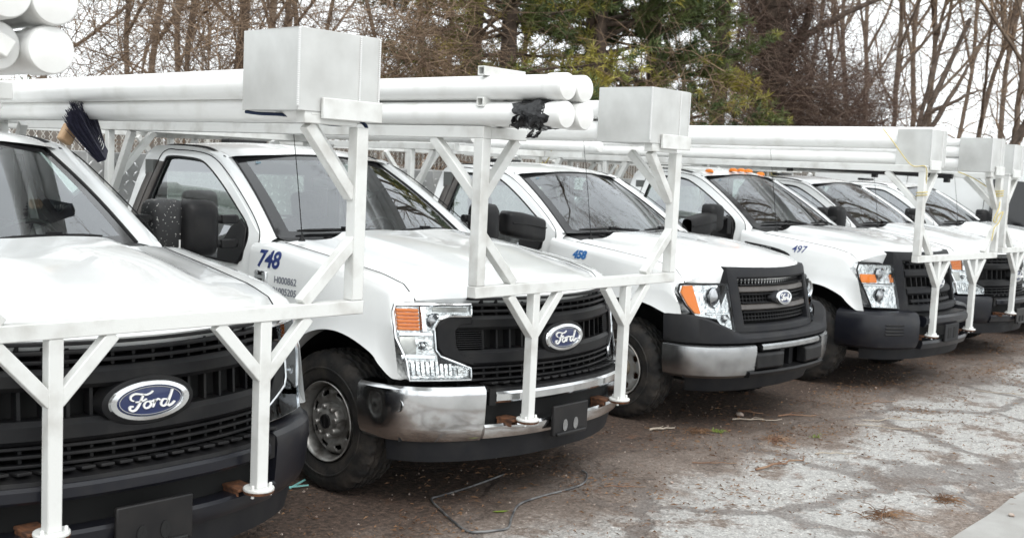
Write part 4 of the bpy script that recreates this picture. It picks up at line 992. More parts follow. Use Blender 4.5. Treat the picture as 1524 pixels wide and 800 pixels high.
# black ladder bar on the roof rack of the second last truck
o = thing('roof_bar', 'long black ladder bar hanging under the white pipes behind truck 497', 'roof bar', loc_of(t5, -.93, .50, 2.0), t5.rotation_euler.z)
MB().bar((0, 0, 0), (0, 3.9, .11), .05, .055).build('bar_tube', BLACKG, o, bevel=.006)
for y in (.06, .9, 2.0, 3.2): MB().box((-.0, y, y*.028-.045), (.055, .06, .05)).build('bar_clamp', BLACKG, o, bevel=.005)

# ------------------------------------------------------------------ white van at the right edge
def van():
    v = thing('cargo_van', 'tall white van with dark windows beyond the farthest pickup', 'van', (14.1, -.75, 0), R_(-2)); hw = 1.0
    def sx(z): return interp(z, [(.4, .96), (.9, 1.0), (1.3, .99), (2.0, .90), (2.35, .80)])
    m = MB()
    side = [(.35, .50), (.30, .95), (.95, 1.18), (1.55, 1.95), (1.95, 2.30), (2.6, 2.38), (5.6, 2.38), (5.75, 2.2), (5.78, .5)]
    for s in (-1, 1): m.poly([(s*1.0, y, z) for y, z in side if z <= 1.2]+[(s*1.0, 5.77, 1.2)] if False else [(s*sx(z), y, z) for y, z in side])
    prof = side
    m.grid([[(x*sx(z), y, z+(.05*(1-x*x) if z > 2.2 else 0)) for x in (-1, -.6, 0, .6, 1)] for y, z in prof])
    b = m.build('van_body', PAINT, v, ang=30)
    for s in (-1, 1):
        MB().poly([(s*(sx(z)+.006), y, z) for y, z in ((1.36, 1.30), (1.85, 2.02), (2.65, 2.06), (2.65, 1.30))], (s*.01, 0, 0)).build('side_window', FRIT, v)
        MB().tube([(s*(sx(z)+.003), 2.75, z) for z in (.6, 1.0, 1.4, 1.8, 2.25)], .005, 5).build('door_gap', DARK, v)
        MB().tube([(s*(sx(z)+.003), 4.05, z) for z in (.6, 1.0, 1.4, 1.8, 2.25)], .005, 5).build('door_gap', DARK, v)
        m = MB().box((s*1.16, 1.48, 1.42), (.16, .10, .26)); m.bar((s*.97, 1.5, 1.36), (s*1.12, 1.5, 1.36), .04, .05); m.build('door_mirror', BLACK, v, bevel=.02)
        for y in (1.0, 4.6):
            m = MB().lathe([(-.10, .2), (-.11, .28), (-.09, .35), (.09, .35), (.11, .28), (.10, .2), (.06, .19), (.06, 0)], (s*.88, y, .35), (s, 0, 0), 32); m.build('tyre', RUBBER, v)
    MB().poly([(x*sx(z)*.94, y-.012, z+.012) for x, y, z in ((-1, 1.0, 1.24), (1, 1.0, 1.24), (1, 1.56, 1.97), (-1, 1.56, 1.97))], (0, -.01, .01)).build('windshield', FRIT, v)
    m = MB().box((0, .30, .55), (1.9, .2, .25)); m.build('bumper', BLACK, v, bevel=.03); MB().box((0, .33, .84), (1.0, .06, .2)).build('grille', BLACK, v, bevel=.02)
    for s in (-1, 1): MB().box((s*.78, .36, .86), (.36, .10, .2)).build('headlight', REFL, v, bevel=.02)
van()

# ------------------------------------------------------------------ ground
def ground_mat():
    m = bpy.data.materials.new('worn_asphalt'); m.use_nodes = True; n, l = nt(m); p = n['Principled BSDF']; p.inputs['Roughness'].default_value = .85
    tc = n.new('ShaderNodeTexCoord'); P = tc.outputs['Object']; sp = n.new('ShaderNodeSeparateXYZ'); l.new(P, sp.inputs[0])
    def noi(sc, det=6, rough=.6, v=None):
        q = n.new('ShaderNodeTexNoise'); q.inputs['Scale'].default_value = sc; q.inputs['Detail'].default_value = det; q.inputs['Roughness'].default_value = rough; l.new(v or P, q.inputs['Vector']); return q
    def mr(x, a, b, c=0, d=1, smooth=True):
        q = n.new('ShaderNodeMapRange'); q.interpolation_type = 'SMOOTHSTEP' if smooth else 'LINEAR'
        for i, v in enumerate((a, b, c, d)): q.inputs[i+1].default_value = v
        l.new(x, q.inputs[0]); return q.outputs[0]
    def ma(op, a, b):
        q = n.new('ShaderNodeMath'); q.operation = op
        for i, v in enumerate((a, b)):
            if isinstance(v, (int, float)): q.inputs[i].default_value = v
            else: l.new(v, q.inputs[i])
        return q.outputs[0]
    def mixc(f, a, b):
        q = n.new('ShaderNodeMix'); q.data_type = 'RGBA'; l.new(f, q.inputs[0])
        for i, v in ((6, a), (7, b)):
            if isinstance(v, tuple): q.inputs[i].default_value = (*v, 1)
            else: l.new(v, q.inputs[i])
        return q.outputs[2]
    big = noi(.55, 5, .62); mid = noi(2.2, 8, .68); fine = noi(28, 6, .75); agg = n.new('ShaderNodeTexVoronoi'); agg.inputs['Scale'].default_value = 95; l.new(P, agg.inputs['Vector'])
    y = sp.outputs['Y']
    yw_ = ma('ADD', y, ma('MULTIPLY', ma('SUBTRACT', big.outputs['Fac'], .5), 1.5))
    yw2 = ma('ADD', yw_, ma('MULTIPLY', ma('SUBTRACT', mid.outputs['Fac'], .5), .9))
    band = ma('MULTIPLY', mr(yw2, -.10, -.45), mr(yw2, -1.75, -1.35))
    wear = mr(ma('ADD', mid.outputs['Fac'], ma('MULTIPLY', ma('SUBTRACT', fine.outputs['Fac'], .5), .22)), .39, .50)
    pale = ma('MULTIPLY', band, wear)
    # cracks
    wv = n.new('ShaderNodeVectorMath'); wv.operation = 'SCALE'; l.new(noi(3.0, 5).outputs['Color'], wv.inputs[0]); wv.inputs['Scale'].default_value = .35
    av = n.new('ShaderNodeVectorMath'); av.operation = 'ADD'; l.new(P, av.inputs[0]); l.new(wv.outputs[0], av.inputs[1])
    def crack(sc, w0, w1):
        v = n.new('ShaderNodeTexVoronoi'); v.feature = 'DISTANCE_TO_EDGE'; v.inputs['Scale'].default_value = sc; l.new(av.outputs[0], v.inputs['Vector']); return mr(v.outputs['Distance'], w0, w1, 1, 0)
    c1 = crack(.80, .014, .05); c2 = crack(1.9, .006, .026); cr = ma('MAXIMUM', c1, ma('MULTIPLY', c2, mr(mid.outputs['Fac'], .55, .66)))
    base = mixc(mr(fine.outputs['Fac'], .35, .68), (.112, .084, .067), (.232, .195, .168))
    soil = mixc(mr(fine.outputs['Fac'], .36, .66), (.023, .0145, .010), (.103, .068, .050))
    sm = mr(ma('ADD', yw2, ma('MULTIPLY', ma('SUBTRACT', fine.outputs['Fac'], .5), .8)), -.30, .55)
    b2 = mixc(sm, base, soil)
    palec = mixc(mr(fine.outputs['Fac'], .3, .7), (.275, .268, .255), (.40, .392, .375))
    b3 = mixc(pale, b2, palec)
    b4 = mixc(ma('MULTIPLY', cr, ma('MULTIPLY', mr(yw2, .3, -.2), .70)), b3, (.11, .092, .082))
    rust = mr(noi(5.5, 8, .75).outputs['Fac'], .56, .68); b5 = mixc(ma('MULTIPLY', rust, .62), b4, (.135, .066, .036))
    cs_ = n.new('ShaderNodeSeparateColor'); l.new(agg.outputs['Color'], cs_.inputs[0]); ag = ma('MULTIPLY', mr(agg.outputs['Distance'], .0, .45, .80, 1.10), ma('ADD', mr(cs_.outputs[0], 0, .85, .70, 1.12, False), mr(cs_.outputs[1], .94, .98, 0, .55))); sc_ = n.new('ShaderNodeVectorMath'); sc_.operation = 'SCALE'; l.new(b5, sc_.inputs[0]); l.new(ag, sc_.inputs['Scale'])
    l.new(sc_.outputs[0], p.inputs['Base Color'])
    bp = n.new('ShaderNodeBump'); bp.inputs['Distance'].default_value = .012; bp.inputs['Strength'].default_value = .8
    h = ma('SUBTRACT', ma('ADD', ma('MULTIPLY', agg.outputs['Distance'], .25), ma('MULTIPLY', fine.outputs['Fac'], .6)), ma('MULTIPLY', cr, 1.2)); l.new(h, bp.inputs['Height']); l.new(bp.outputs['Normal'], p.inputs['Normal'])
    return m
FOREST = mat('forest_floor', (.07, .047, .032), .95, 0, 0, (.14, .095, .06), 3, .5, 20)
CONC = mat('worn_concrete', (.33, .325, .31), .85, 0, 0, (.25, .24, .225), 3.5, .25, 90, detail=12, lo=.35, hi=.7)
g = MB(); g.grid([[(x, y, 0) for x in (-40, -10, 5, 20, 60, 120)] for y in (-40, -10, 0, 5, 8.6)])
tag(g.build('parking_lot', ground_mat(), smooth=False), kind='structure')
g = MB(); N_ = 30
g.grid([[(x, y, .0+.35*sstep(8.6, 16, y)+.25*noise.noise(Vector((x*.2, y*.2, 0)))*sstep(8.6, 11, y)-(.004 if y < 8.6 else 0)) for x in np.linspace(-60, 260, 60)] for y in (8.55, 9, 10, 12, 15, 20, 28, 40, 60, 100, 200, 400)])
tag(g.build('forest_floor', FOREST), kind='structure')
xsn = np.linspace(-30, 60, 360); edge = [(x, -1.82+.035*noise.noise(Vector((x*1.7, 0, 3)))+.012*noise.noise(Vector((x*9, 0, 5)))) for x in xsn]
g = MB(); g.grid([[(x, y, .0) for x, y in edge], [(x, y-.004, .010) for x, y in edge], [(x, -14, .012) for x, y in edge]])
tag(g.build('concrete_apron', CONC, smooth=False), kind='structure')

# debris
def litter():
    rng = np.random.default_rng(3); m = MB(); cnt = 0
    while cnt < 9000:
        x = rng.uniform(-3, 12); y = rng.normal(-.1, .75)
        if y < -2.6 or y > 3: continue
        d = noise.noise(Vector((x*1.3, y*2.2, 0)))+.35*noise.noise(Vector((x*5, y*5, 2)))
        if d < rng.uniform(-.35, .55): continue
        cnt += 1; a = rng.uniform(0, 2*PI); k = rng.random(); L = rng.uniform(.004, .014); w = L*rng.uniform(.12, .6)
        if k < .5: L *= 2.2; w = .0012+.001*rng.random()
        c, s = math.cos(a), math.sin(a); z = .003+.006*rng.random(); t1_, t2_ = rng.uniform(0, .012, 2)
        z += .012 if y < -1.8 else 0
        o = len(m.v); m.v += [(x-c*L, y-s*L, z), (x-s*w, y+c*w, z+t1_), (x+c*L, y+s*L, z+t2_*.6), (x+s*w, y-c*w, z+.002)]; m.f.append((o, o+1, o+2)); m.f.append((o, o+2, o+3))
    tag(m.build('leaf_litter', LEAF, smooth=False, fix=False), 'fine brown leaf litter and needles strewn over the asphalt', 'leaf litter', kind='stuff')
    m = MB()
    for i in range(1500):
        x = rng.uniform(-2, 12); y = rng.uniform(-1.9, 2.0); r = abs(rng.normal(.003, .003))+.002
        z = .0; vs = [(x+r*math.cos(t)*rng.uniform(.7, 1.2), y+r*math.sin(t)*rng.uniform(.7, 1.2), z) for t in (0, 2.1, 4.2)]; m.add(vs+[(x, y, r*1.1)], [(0, 1, 3), (1, 2, 3), (2, 0, 3)])
    tag(m.build('gravel_grit', STONE, smooth=False, fix=False), 'small pale grit and pebbles scattered over the asphalt', 'grit', kind='stuff')
litter()
def twig(x, y, L, a, r, m, label, forks=1, name='dry_twig', z=.0):
    rng = random.Random(int(x*100+y*1000)); mb = MB(); P = []; r *= .75
    for i in range(7):
        t = i/6; P.append((L*(t-.5), .05*L*math.sin(5*t+rng.random()*4), r+.010*abs(math.sin(3*t+rng.random()))))
    mb.tube(P, [lerp(r, r*.45, i/6) for i in range(7)], 6)
    r *= .75
    for k in range(forks):
        q = P[2+k]; mb.tube([q, (q[0]+L*.13, q[1]+L*.06*rng.choice((-1, 1)), q[2]+.015), (q[0]+L*.28, q[1]+L*.12*rng.choice((-1, 1)), q[2]+.008)], [r*.6, r*.45, r*.25], 5)
    o = mb.build(name, m); o.location = (x, y, z); o.rotation_euler = (0, 0, a); tag(o, label, 'twig', 'twigs on the asphalt')
twig(1.70, -.51, .56, R_(-6+0), .011, TWIGD, 'thick red brown twig lying alone in front of truck 458', 1)
twig(1.87, .55, .22, R_(-25), .012, TWIGP, 'short pale split stick close to the wheel of truck 458')
twig(2.75, .25, .42, R_(-38), .008, TWIGP, 'pale forked twig beside a round stone')
twig(3.15, .12, .36, R_(-30), .009, TWIGD, 'brown bark strip just right of the round stone')
twig(2.95, .42, .20, R_(-70), .010, TWIGD, 'small dark twig just behind the round stone')
twig(3.35, -.55, .50, R_(-60), .006, TWIGP, 'long pale straw at the edge of the light cracked patch')
twig(3.75, -.52, .75, R_(-38), .006, TWIGP, 'longest pale straw lying across the light cracked patch')
twig(4.3, -.10, .45, R_(-20), .006, TWIGD, 'thin brown twig before the bumper of truck 497')
twig(5.7, -.75, .60, R_(-70), .006, TWIGP, 'pale straw lying far right near the photo edge')
twig(.45, -.12, .26, R_(-35), .005, TWIGD, 'thin brown twig beside the black strap')
twig(1.35, -.20, .30, R_(-42), .006, TWIGD, 'short brown twig on the dark stain left of the thick twig')
twig(2.25, -.62, .30, R_(-35), .007, TWIGP, 'short pale stick right of the thick twig')
# clumps of dead grass and stones
def clump(x, y, n, label, m=TWIGD, s=.10, name='dead_grass_clump', cat='grass clump'):
    rng = random.Random(int(x*77+y*991)); mb = MB()
    for i in range(n):
        a = rng.uniform(0, 2*PI); L = rng.uniform(.4, 1)*s; ox, oy = rng.gauss(0, s*.35), rng.gauss(0, s*.25); h = rng.uniform(.0, .03)
        mb.tube([(ox, oy, .003), (ox+math.cos(a)*L*.5, oy+math.sin(a)*L*.5, h+.004), (ox+math.cos(a)*L, oy+math.sin(a)*L, h*.4+.003)], [.0025, .002, .001], 3, False)
    o = mb.build(name, m, smooth=False, fix=False); o.location = (x, y, 0); tag(o, label, cat)
clump(2.28, -.15, 70, 'tangled tuft of dead tan grass on the asphalt before truck 458', TWIGD, .12)
clump(2.05, .35, 40, 'scrap of dry brown debris behind the dead tan grass tuft', LEAF, .12)
clump(2.15, .25, 18, 'few green blades growing through the asphalt', GREENL, .06)
clump(2.62, -.30, 12, 'small green sprig right of the dead tan grass tuft', GREENL, .05)
clump(1.15, -1.40, 60, 'brown debris heaped along the concrete edge', LEAF, .16)
clump(1.75, -1.55, 60, 'brown debris in the asphalt corner by the concrete', LEAF, .14)
def stone(x, y, r, label, z=.0):
    bm = bmesh.new(); bmesh.ops.create_icosphere(bm, subdivisions=2, radius=r)
    for v in bm.verts: v.co *= 1+.25*noise.noise(v.co*40); v.co.z *= .6
    me = bpy.data.meshes.new('stone'); bm.to_mesh(me); bm.free(); me.materials.append(STONE); o = bpy.data.objects.new('stone', me); C.objects.link(o); o.location = (x, y, z+r*.5); tag(o, label, 'stone')
stone(2.78, .42, .032, 'round pinkish stone on the asphalt before truck 458'); stone(1.70, -1.93, .018, 'small stone lying on the concrete corner', .01); stone(.75, -.25, .012, 'pebble on the dark asphalt below truck 748'); stone(4.9, .2, .014, 'pebble under the front of truck 497')
lf = MB(); lf.grid([[(x, w*s, .006+.004*abs(x)*8) for s in (-1, 0, 1)] for x, w in ((-.05, .001), (-.02, .011), (.01, .013), (.05, .001))]); o = lf.build('green_leaf', GREENL); o.location = (-.465, .06, .0); o.rotation_euler = (0, 0, R_(-30)); tag(o, 'yellow green leaf lying inside the loop of black strap', 'leaf')
cord('black_strap', [(.08, .517, .008), (-.12, .49, .008), (-.33, .465, .010), (-.524, .462, .008), (-.614, .441, .012), (-.69, .30, .008), (-.78, .12, .010), (-.839, -.043, .008), (-.80, -.11, .012), (-.73, -.13, .008), (-.645, -.15, .008), (-.50, -.05, .010), (-.314, .06, .012), (-.119, .087, .008), (.139, .071, .008), (.298, .079, .012), (.44, .16, .022), (.526, .263, .008)], .0062, CABLE, 'black strap lying in an open loop on the dark ground before truck 748', 'strap')
o = thing('plastic_straw', 'pale teal plastic sliver on the ground by the wheel of truck 748', 'plastic scrap', (-1.08, 1.10, .012), 0)
MB().bar((0, 0, 0), (.15, .05, .01), .008, .008).build('sliver', CYAN, o); MB().bar((0, .01, .004), (.11, -.03, .004), .007, .007).build('sliver', CYAN, o)

# ------------------------------------------------------------------ fences
FY = 8.45
fence = thing('chain_link_fence', 'long chain link fence topped with wire ends behind the parked trucks', 'fence', (0, FY, 0))
FX0, FX1, FZ = -4.0, 36.0, 2.22
v_ = []; f_ = []
def wires():
    pit = .088; nz = int((FZ-.7)/.062); r = .0040
    for i in range(int((FX1-FX0)/pit)):
        x = FX0+i*pit; ph = i % 2
        for side in (0, 1):
            P = []
            for j in range(nz+1):
                z = .7+j*(FZ-.7)/nz; P.append((x+(pit/2 if (j+side) % 2 else 0)*(1 if side == 0 else 1), .003*(1 if (j % 2) else -1), z))
            P[-1] = (P[-1][0], P[-1][1], P[-1][2]+.02)
            o = len(v_)
            for (px, py, pz) in P: v_.extend([(px-r, py-r*.6, pz), (px+r, py-r*.6, pz), (px, py+r, pz)])
            for j in range(len(P)-1):
                a = o+j*3; b = a+3
                for q in range(3): f_.append((a+q, a+(q+1) % 3, b+(q+1) % 3, b+q))
wires()
m = MB(); m.v = v_; m.f = f_; tag(m.build('wire_mesh', GALV, fence, smooth=False, fix=False), kind='stuff')
MB().tube([(FX0, .0, FZ-.09), (FX1, .0, FZ-.09)], .004, 5).build('tension_wire', GALV, fence)
for i in range(14):
    MB().tube([(FX0+1.2+i*3.0, .03, 0), (FX0+1.2+i*3.0, .03, FZ+.02)], .03, 10).build('fence_post', GALV, fence)
wf = thing('board_fence', 'weathered grey board fence standing behind the chain link', 'fence', (0, 9.05, 0))
rng = random.Random(5); shapes = []
for k in range(8):
    m = MB(); w = .125+.02*rng.random(); h = 1.0; m.box((0, 0, .5), (w, .022, 1)); me = m.mesh('board', WOODG, False); shapes.append(me)
for i in range(270):
    o = bpy.data.objects.new('board', shapes[rng.randrange(8)]); C.objects.link(o); o.parent = wf; o.location = (-4+i*.152, rng.uniform(-.008, .008), .05); o.scale = (1, 1, 2.08+rng.uniform(-.05, .06)); o.rotation_euler = (0, rng.uniform(-.012, .012), 0)
for z in (.5, 1.80): MB().box((16.5, -.035, z), (41, .045, .07)).build('fence_rail', WOODG, wf)
sg = thing('house_number_sign', 'small white sign with number 620 on the board fence', 'sign', (7.0, 8.98, 1.72), 0)
MB().box((0, 0, 0), (.40, .012, .22)).build('sign_plate', SIGNW, sg, bevel=.004); lettering('sign_lettering', '620', lambda x, y, z: (x, -.0075-z, y-.07), TXTG, sg, size=.19)
cord('loose_wire', [(6.2, FY-.05, 2.25), (6.35, FY-.08, 2.12), (6.6, FY-.1, 2.06), (6.9, FY-.1, 2.03), (7.2, FY-.08, 2.05), (7.5, FY-.06, 2.03)], .007, GALV, 'loose pale wire curling over the top of the chain link', 'wire')

# ------------------------------------------------------------------ trees
class Segs:
    def __init__(s): s.a = []
    def add(s, p, q, r0, r1): s.a.append((p.x, p.y, p.z, q.x, q.y, q.z, r0, r1))
    def mesh(s, name, m, sides=None):
        A = np.array(s.a); v = []; f = []; off = 0
        thick = A[:, 6]
        for sel, n in ((thick > .05, 8), ((thick <= .05) & (thick > .015), 5), (thick <= .015, 3)):
            B = A[sel]; K = len(B)
            if not K: continue
            p, q = B[:, 0:3], B[:, 3:6]; d = q-p; d /= np.maximum(np.linalg.norm(d, axis=1, keepdims=True), 1e-9)
            ref = np.where(np.abs(d[:, 2:3]) < .9, np.array([[0, 0, 1.]]), np.array([[1., 0, 0]])); a = np.cross(d, ref); a /= np.linalg.norm(a, axis=1, keepdims=True); b = np.cross(d, a)
            t = np.arange(n)*2*PI/n; ring = a[:, None, :]*np.cos(t)[None, :, None]+b[:, None, :]*np.sin(t)[None, :, None]
            v0 = p[:, None, :]+ring*B[:, 6][:, None, None]; v1 = q[:, None, :]+ring*B[:, 7][:, None, None]
            V = np.concatenate([v0, v1], 1).reshape(-1, 3); base = off+np.arange(K)[:, None, None]*2*n; i = np.arange(n); j = (i+1) % n
            F = (base+np.stack([i, j, j+n, i+n], 1)[None]).reshape(-1, 4); v.append(V); f.append(F); off += len(V)
        V = np.concatenate(v); F = np.concatenate(f); me = bpy.data.meshes.new(name)
        me.vertices.add(len(V)); me.vertices.foreach_set('co', V.ravel().astype(np.float32)); me.loops.add(F.size); me.loops.foreach_set('vertex_index', F.ravel().astype(np.int32))
        me.polygons.add(len(F)); me.polygons.foreach_set('loop_start', np.arange(0, F.size, 4, dtype=np.int32)); me.update(calc_edges=True)
        me.polygons.foreach_set('use_smooth', np.ones(len(F), dtype=bool)); me.materials.append(m); return me
def grow(sg, rng, p, d, L, r, depth, wig, up=.0, tw=None, dens=1.0):
    n = max(3, int(L/.35)) if depth < 2 else max(3, int(L/.18)); st = L/n; pts = [p.copy()]
    for i in range(n):
        d = (d+Vector((rng.gauss(0, wig), rng.gauss(0, wig), rng.gauss(0, wig)+up))).normalized(); q = p+d*st
        r1 = r*(1-.75*(i+1)/n) if depth else r*(1-.5*(i+1)/n); ra = r*(1-.75*i/n) if depth else r*(1-.5*i/n)
        (tw if (tw is not None and depth > 0) else sg).add(p, q, max(ra, .0052), max(r1, .0045)); p = q; pts.append((p.copy(), d.copy(), r1))
    return pts[1:]
def bare_tree(seed, H=12, R=.16, fork=3, dens=1.0, lean=.05, low=.12):
    rng = random.Random(seed); tr, br = Segs(), Segs()
    trunk = grow(tr, rng, Vector((0, 0, -.2)), Vector((rng.gauss(0, lean), rng.gauss(0, lean), 1)).normalized(), H, R, 0, .05, .02)
    def sub(pts, depth, L, r0):
        if depth > 3: return
        k = {1: 22, 2: 8, 3: 6}[depth]; k = int(k*dens)
        for i in range(k):
            t = rng.uniform(low if depth == 1 else .15, 1); p, d, r = pts[min(len(pts)-1, int(t*len(pts)))]
            a = d.orthogonal().normalized(); a = Matrix.Rotation(rng.uniform(0, 2*PI), 3, d) @ a; sp = rng.uniform(.5, 1.1) if depth == 1 else rng.uniform(.5, 1.2)
            nd = (d*math.cos(sp)+a*math.sin(sp)).normalized(); l = L*rng.uniform(.5, 1.1)*(1.15-.6*t if depth == 1 else 1)
            q = grow(tr, rng, p, nd, l, min(r*.55, r0*rng.uniform(.55, 1.1)), depth, .15, .035, br); sub(q, depth+1, l*.42, r0*.42)
    sub(trunk, 1, H*.34, R*.33)
    for i in range(fork):
        p, d, r = trunk[int(rng.uniform(.25, .7)*len(trunk))]; nd = (d+Vector((rng.gauss(0, .4), rng.gauss(0, .4), 0))).normalized(); q = grow(tr, rng, p, nd, H*.5, r*.75, 0, .05, .03); sub(q, 1, H*.22, R*.25)
    return tr, br
protos = []
for k, (H, R, fk, dn, ln) in enumerate(((12, .095, 3, .78, .05), (11, .075, 2, .78, .10), (14, .12, 3, .72, .04), (9, .05, 2, .95, .14), (13, .09, 4, .68, .08))):
    tr, br = bare_tree(40+k, H, R, fk, dn, ln); protos.append((tr.mesh('trunk', BARK), br.mesh('branches', TWIGM)))
def put_tree(k, x, y, sc, rz, label, group='bare trees behind the fence', bark=None, name='bare_tree'):
    o = thing(name, label, 'tree', (x, y, .25 if y > 11 else .05), rz, group); o.scale = (sc, sc, sc)
    for nm, me in zip(('trunk', 'branches'), protos[k]):
        c = bpy.data.objects.new(nm, me); C.objects.link(c); c.parent = o
        if bark and nm == 'trunk': setmat(c, bark)
    return o
def at(px, dist):
    a = yw+math.atan((px-762)/1618.9); return CP.x+dist*math.sin(a), CP.y+dist*math.cos(a)
# bare trees standing in the wood (angle along the view, distance), each at its own spot
TR = [(118, 17, 3, 1.0, 'thin bare sapling right beside the capped pipes at the top left'), (160, 24, 1, .9, 'bare tangled tree between the left pipes and the metal box'), (215, 19, 3, 1.1, 'bare sapling above the long white pipes at the left'), (262, 28, 4, 1.0, 'bare branching tree just left of the big metal box'), (338, 21, 2, .95, 'thick grey trunk right beside the big metal box'), (395, 27, 1, 1.0, 'bare tree behind the big metal box'), (480, 24, 3, 1.2, 'bare tree directly above the big metal box'), (585, 22, 3, 1.1, 'light brown twiggy tree right of the big metal box'), (630, 30, 4, .9, 'bare tree left of the yellow green pine'), (770, 33, 2, .9, 'bare tree between the two pines'), (1062, 28, 2, 1.75, 'dark bare trunk right of the dense pine'),
      (1180, 45, 1, 1.2, 'bare tree just right of the vine covered trunk'), (1246, 40, 0, 1.1, 'bare forked tree with slim trunks right of the vine thicket'), (1268, 52, 4, 1.3, 'slim bare tree in the pale sky gap at the right'), (1312, 36, 1, 1.2, 'slim bare tree left of the leaning dark limb'), (1345, 44, 0, 1.2, 'straight bare tree behind the leaning dark limb'), (1373, 38, 2, .9, 'grey bare tree right of the leaning dark limb'), (1410, 60, 4, 1.4, 'thin bare tree above the second last metal box'), (1440, 42, 0, 1.1, 'upright bare tree above the far metal boxes'), (1470, 50, 2, 1.1, 'leaning bare tree near the right edge'), (1500, 37, 1, 1.3, 'dark leaning bare tree close to the right edge'), (1522, 44, 2, 1.2, 'bare tree cut by the right photo edge')]
rg = random.Random(11)
for px, d, k, sc, lab in TR:
    x, y = at(px, d); put_tree(k, round(x, 2), round(y, 2), sc, rg.uniform(0, 6.28), lab, bark=BARKD if px in (338, 1062) else None)
for i in range(20):    # deeper in the wood
    px = rg.uniform(60, 1560); d = rg.uniform(48, 95) if px > 700 else rg.uniform(30, 70); x, y = at(px, d); put_tree(rg.randrange(5), round(x, 2), round(y, 2), rg.uniform(.8, 1.5), rg.uniform(0, 6.28), 'slim bare tree deep in the wood behind the nearer trunks', 'bare trees deep in the wood')
# big dark trunks
def big_tree(px, d, R, H, label, lean=0, limbs=(), bark=BARKD, name='bare_tree'):
    x, y = at(px, d); o = thing(name, label, 'tree', (x, y, 0), 0); rng = random.Random(px); sg = Segs(); br = Segs()
    tr = grow(sg, rng, Vector((0, 0, -.2)), Vector((lean*.7, -lean*.7, 1)).normalized(), H, R, 0, .03, .01)
    for (t, ang, L, r) in limbs:
        p, dd, rr = tr[int(t*len(tr))]; dx = Vector((math.cos(ang)*.75, -math.sin(0)*.2, math.sin(ang))).normalized(); dx = Vector((dx.x*.8, -dx.x*.55, dx.z)).normalized(); q = grow(sg, rng, p, dx, L, r, 0, .09, .0)
        for p2, d2, r2 in q[::1]:
            for _ in range(2): grow(br, rng, p2, (d2+Vector((rng.gauss(0, .7), rng.gauss(0, .7), rng.gauss(0, .7)))).normalized(), rng.uniform(.5, 1.5), .012, 2, .14)
    c = bpy.data.objects.new('trunk', sg.mesh('trunk', bark)); C.objects.link(c); c.parent = o
    if br.a: c = bpy.data.objects.new('branches', br.mesh('branches', TWIGM)); C.objects.link(c); c.parent = o; c['kind'] = 'stuff'
    return o, tr
vt, vtr = big_tree(1118, 33, .55, 13, 'massive dark trunk wrapped in brown vines right of the dense pine', .06, [(.30, 2.4, 4.5, .16), (.34, .9, 5, .16), (.42, .5, 4, .12), (.38, 2.0, 4, .14), (.48, 1.2, 4, .14)])
big_tree(1285, 34, .13, 8, 'bare tree with a dark limb leaning right across the pale sky', .45, [(.35, .8, 4, .10), (.45, 1.3, 4, .08), (.55, .4, 3, .07)])
big_tree(1405, 34, .11, 7, 'dark leaning tree rising from behind the second last metal box', .55, [(.3, 1.0, 3.5, .08), (.5, .6, 3, .06)])
def tangle(name, boxes, N, m, label, cat, seed, parent=None, rr=(.004, .010), arch=1.0):
    """thin arching stems that nobody could count"""
    rng = np.random.default_rng(seed); sg = Segs()
    for i in range(N):
        bx = boxes[rng.integers(len(boxes))]; px = rng.uniform(bx[0], bx[1]); d = rng.uniform(bx[2], bx[3]); x, y = at(px, d); z = rng.uniform(bx[4], bx[5])
        p = Vector((x, y, z)); dr = Vector((rng.normal(0, .7), rng.normal(0, .7), rng.uniform(-.1, 1.0)*arch)).normalized(); L = rng.uniform(.8, 2.8); n = 6; r = rng.uniform(*rr)
        for k in range(n):
            dr = (dr+Vector((rng.normal(0, .22), rng.normal(0, .22), rng.normal(-.10*arch, .2)))).normalized(); q = p+dr*(L/n); sg.add(p, q, r*(1-.7*k/n), r*(1-.7*(k+1)/n)); p = q
    o = bpy.data.objects.new(name, sg.mesh(name, m)); C.objects.link(o)
    if parent: o.parent = parent; o.matrix_parent_inverse = parent.matrix_world.inverted()
    tag(o, None if parent else label, None if parent else cat, kind='stuff'); return o
bpy.context.view_layer.update()
tangle('vines', [(1085, 1170, 32.2, 33.8, .5, 8), (1095, 1150, 32.3, 33.2, .5, 8), (1080, 1210, 31.5, 34, 3, 8)], 3600, VINEM, '', '', 2, vt, (.006, .014))
tangle('thicket', [(1140, 1330, 30, 38, .3, 2.6), (1130, 1300, 31, 36, 1, 4.2), (1140, 1280, 31, 36, 2, 5.2), (1300, 1530, 32, 44, 0, 2.2)], 7500, VINEM, 'red brown tangle of vines and briars behind the fence at the right', 'thicket', 3, None, (.005, .012))
tangle('brushwood', [(540, 680, 17, 23, .5, 5.0), (440, 680, 16, 22, .3, 4.0), (560, 660, 16, 22, 1, 5.5)], 2500, TWIGM, 'light brown twiggy brush right of the big metal box', 'brush', 4, None, (.003, .008))
tangle('brushwood', [(60, 380, 14, 22, .3, 4.4), (280, 380, 15, 20, .5, 5.2), (100, 360, 18, 30, 1, 6)], 2300, TWIGM, 'tangled brown brush above the pipes at the left', 'brush', 5, None, (.003, .008))
tangle('brushwood', [(660, 1080, 20, 30, .3, 4.5), (900, 1130, 24, 34, .3, 4)], 2200, TWIGM, 'brown brush behind the pines', 'brush', 6, None, (.004, .009))

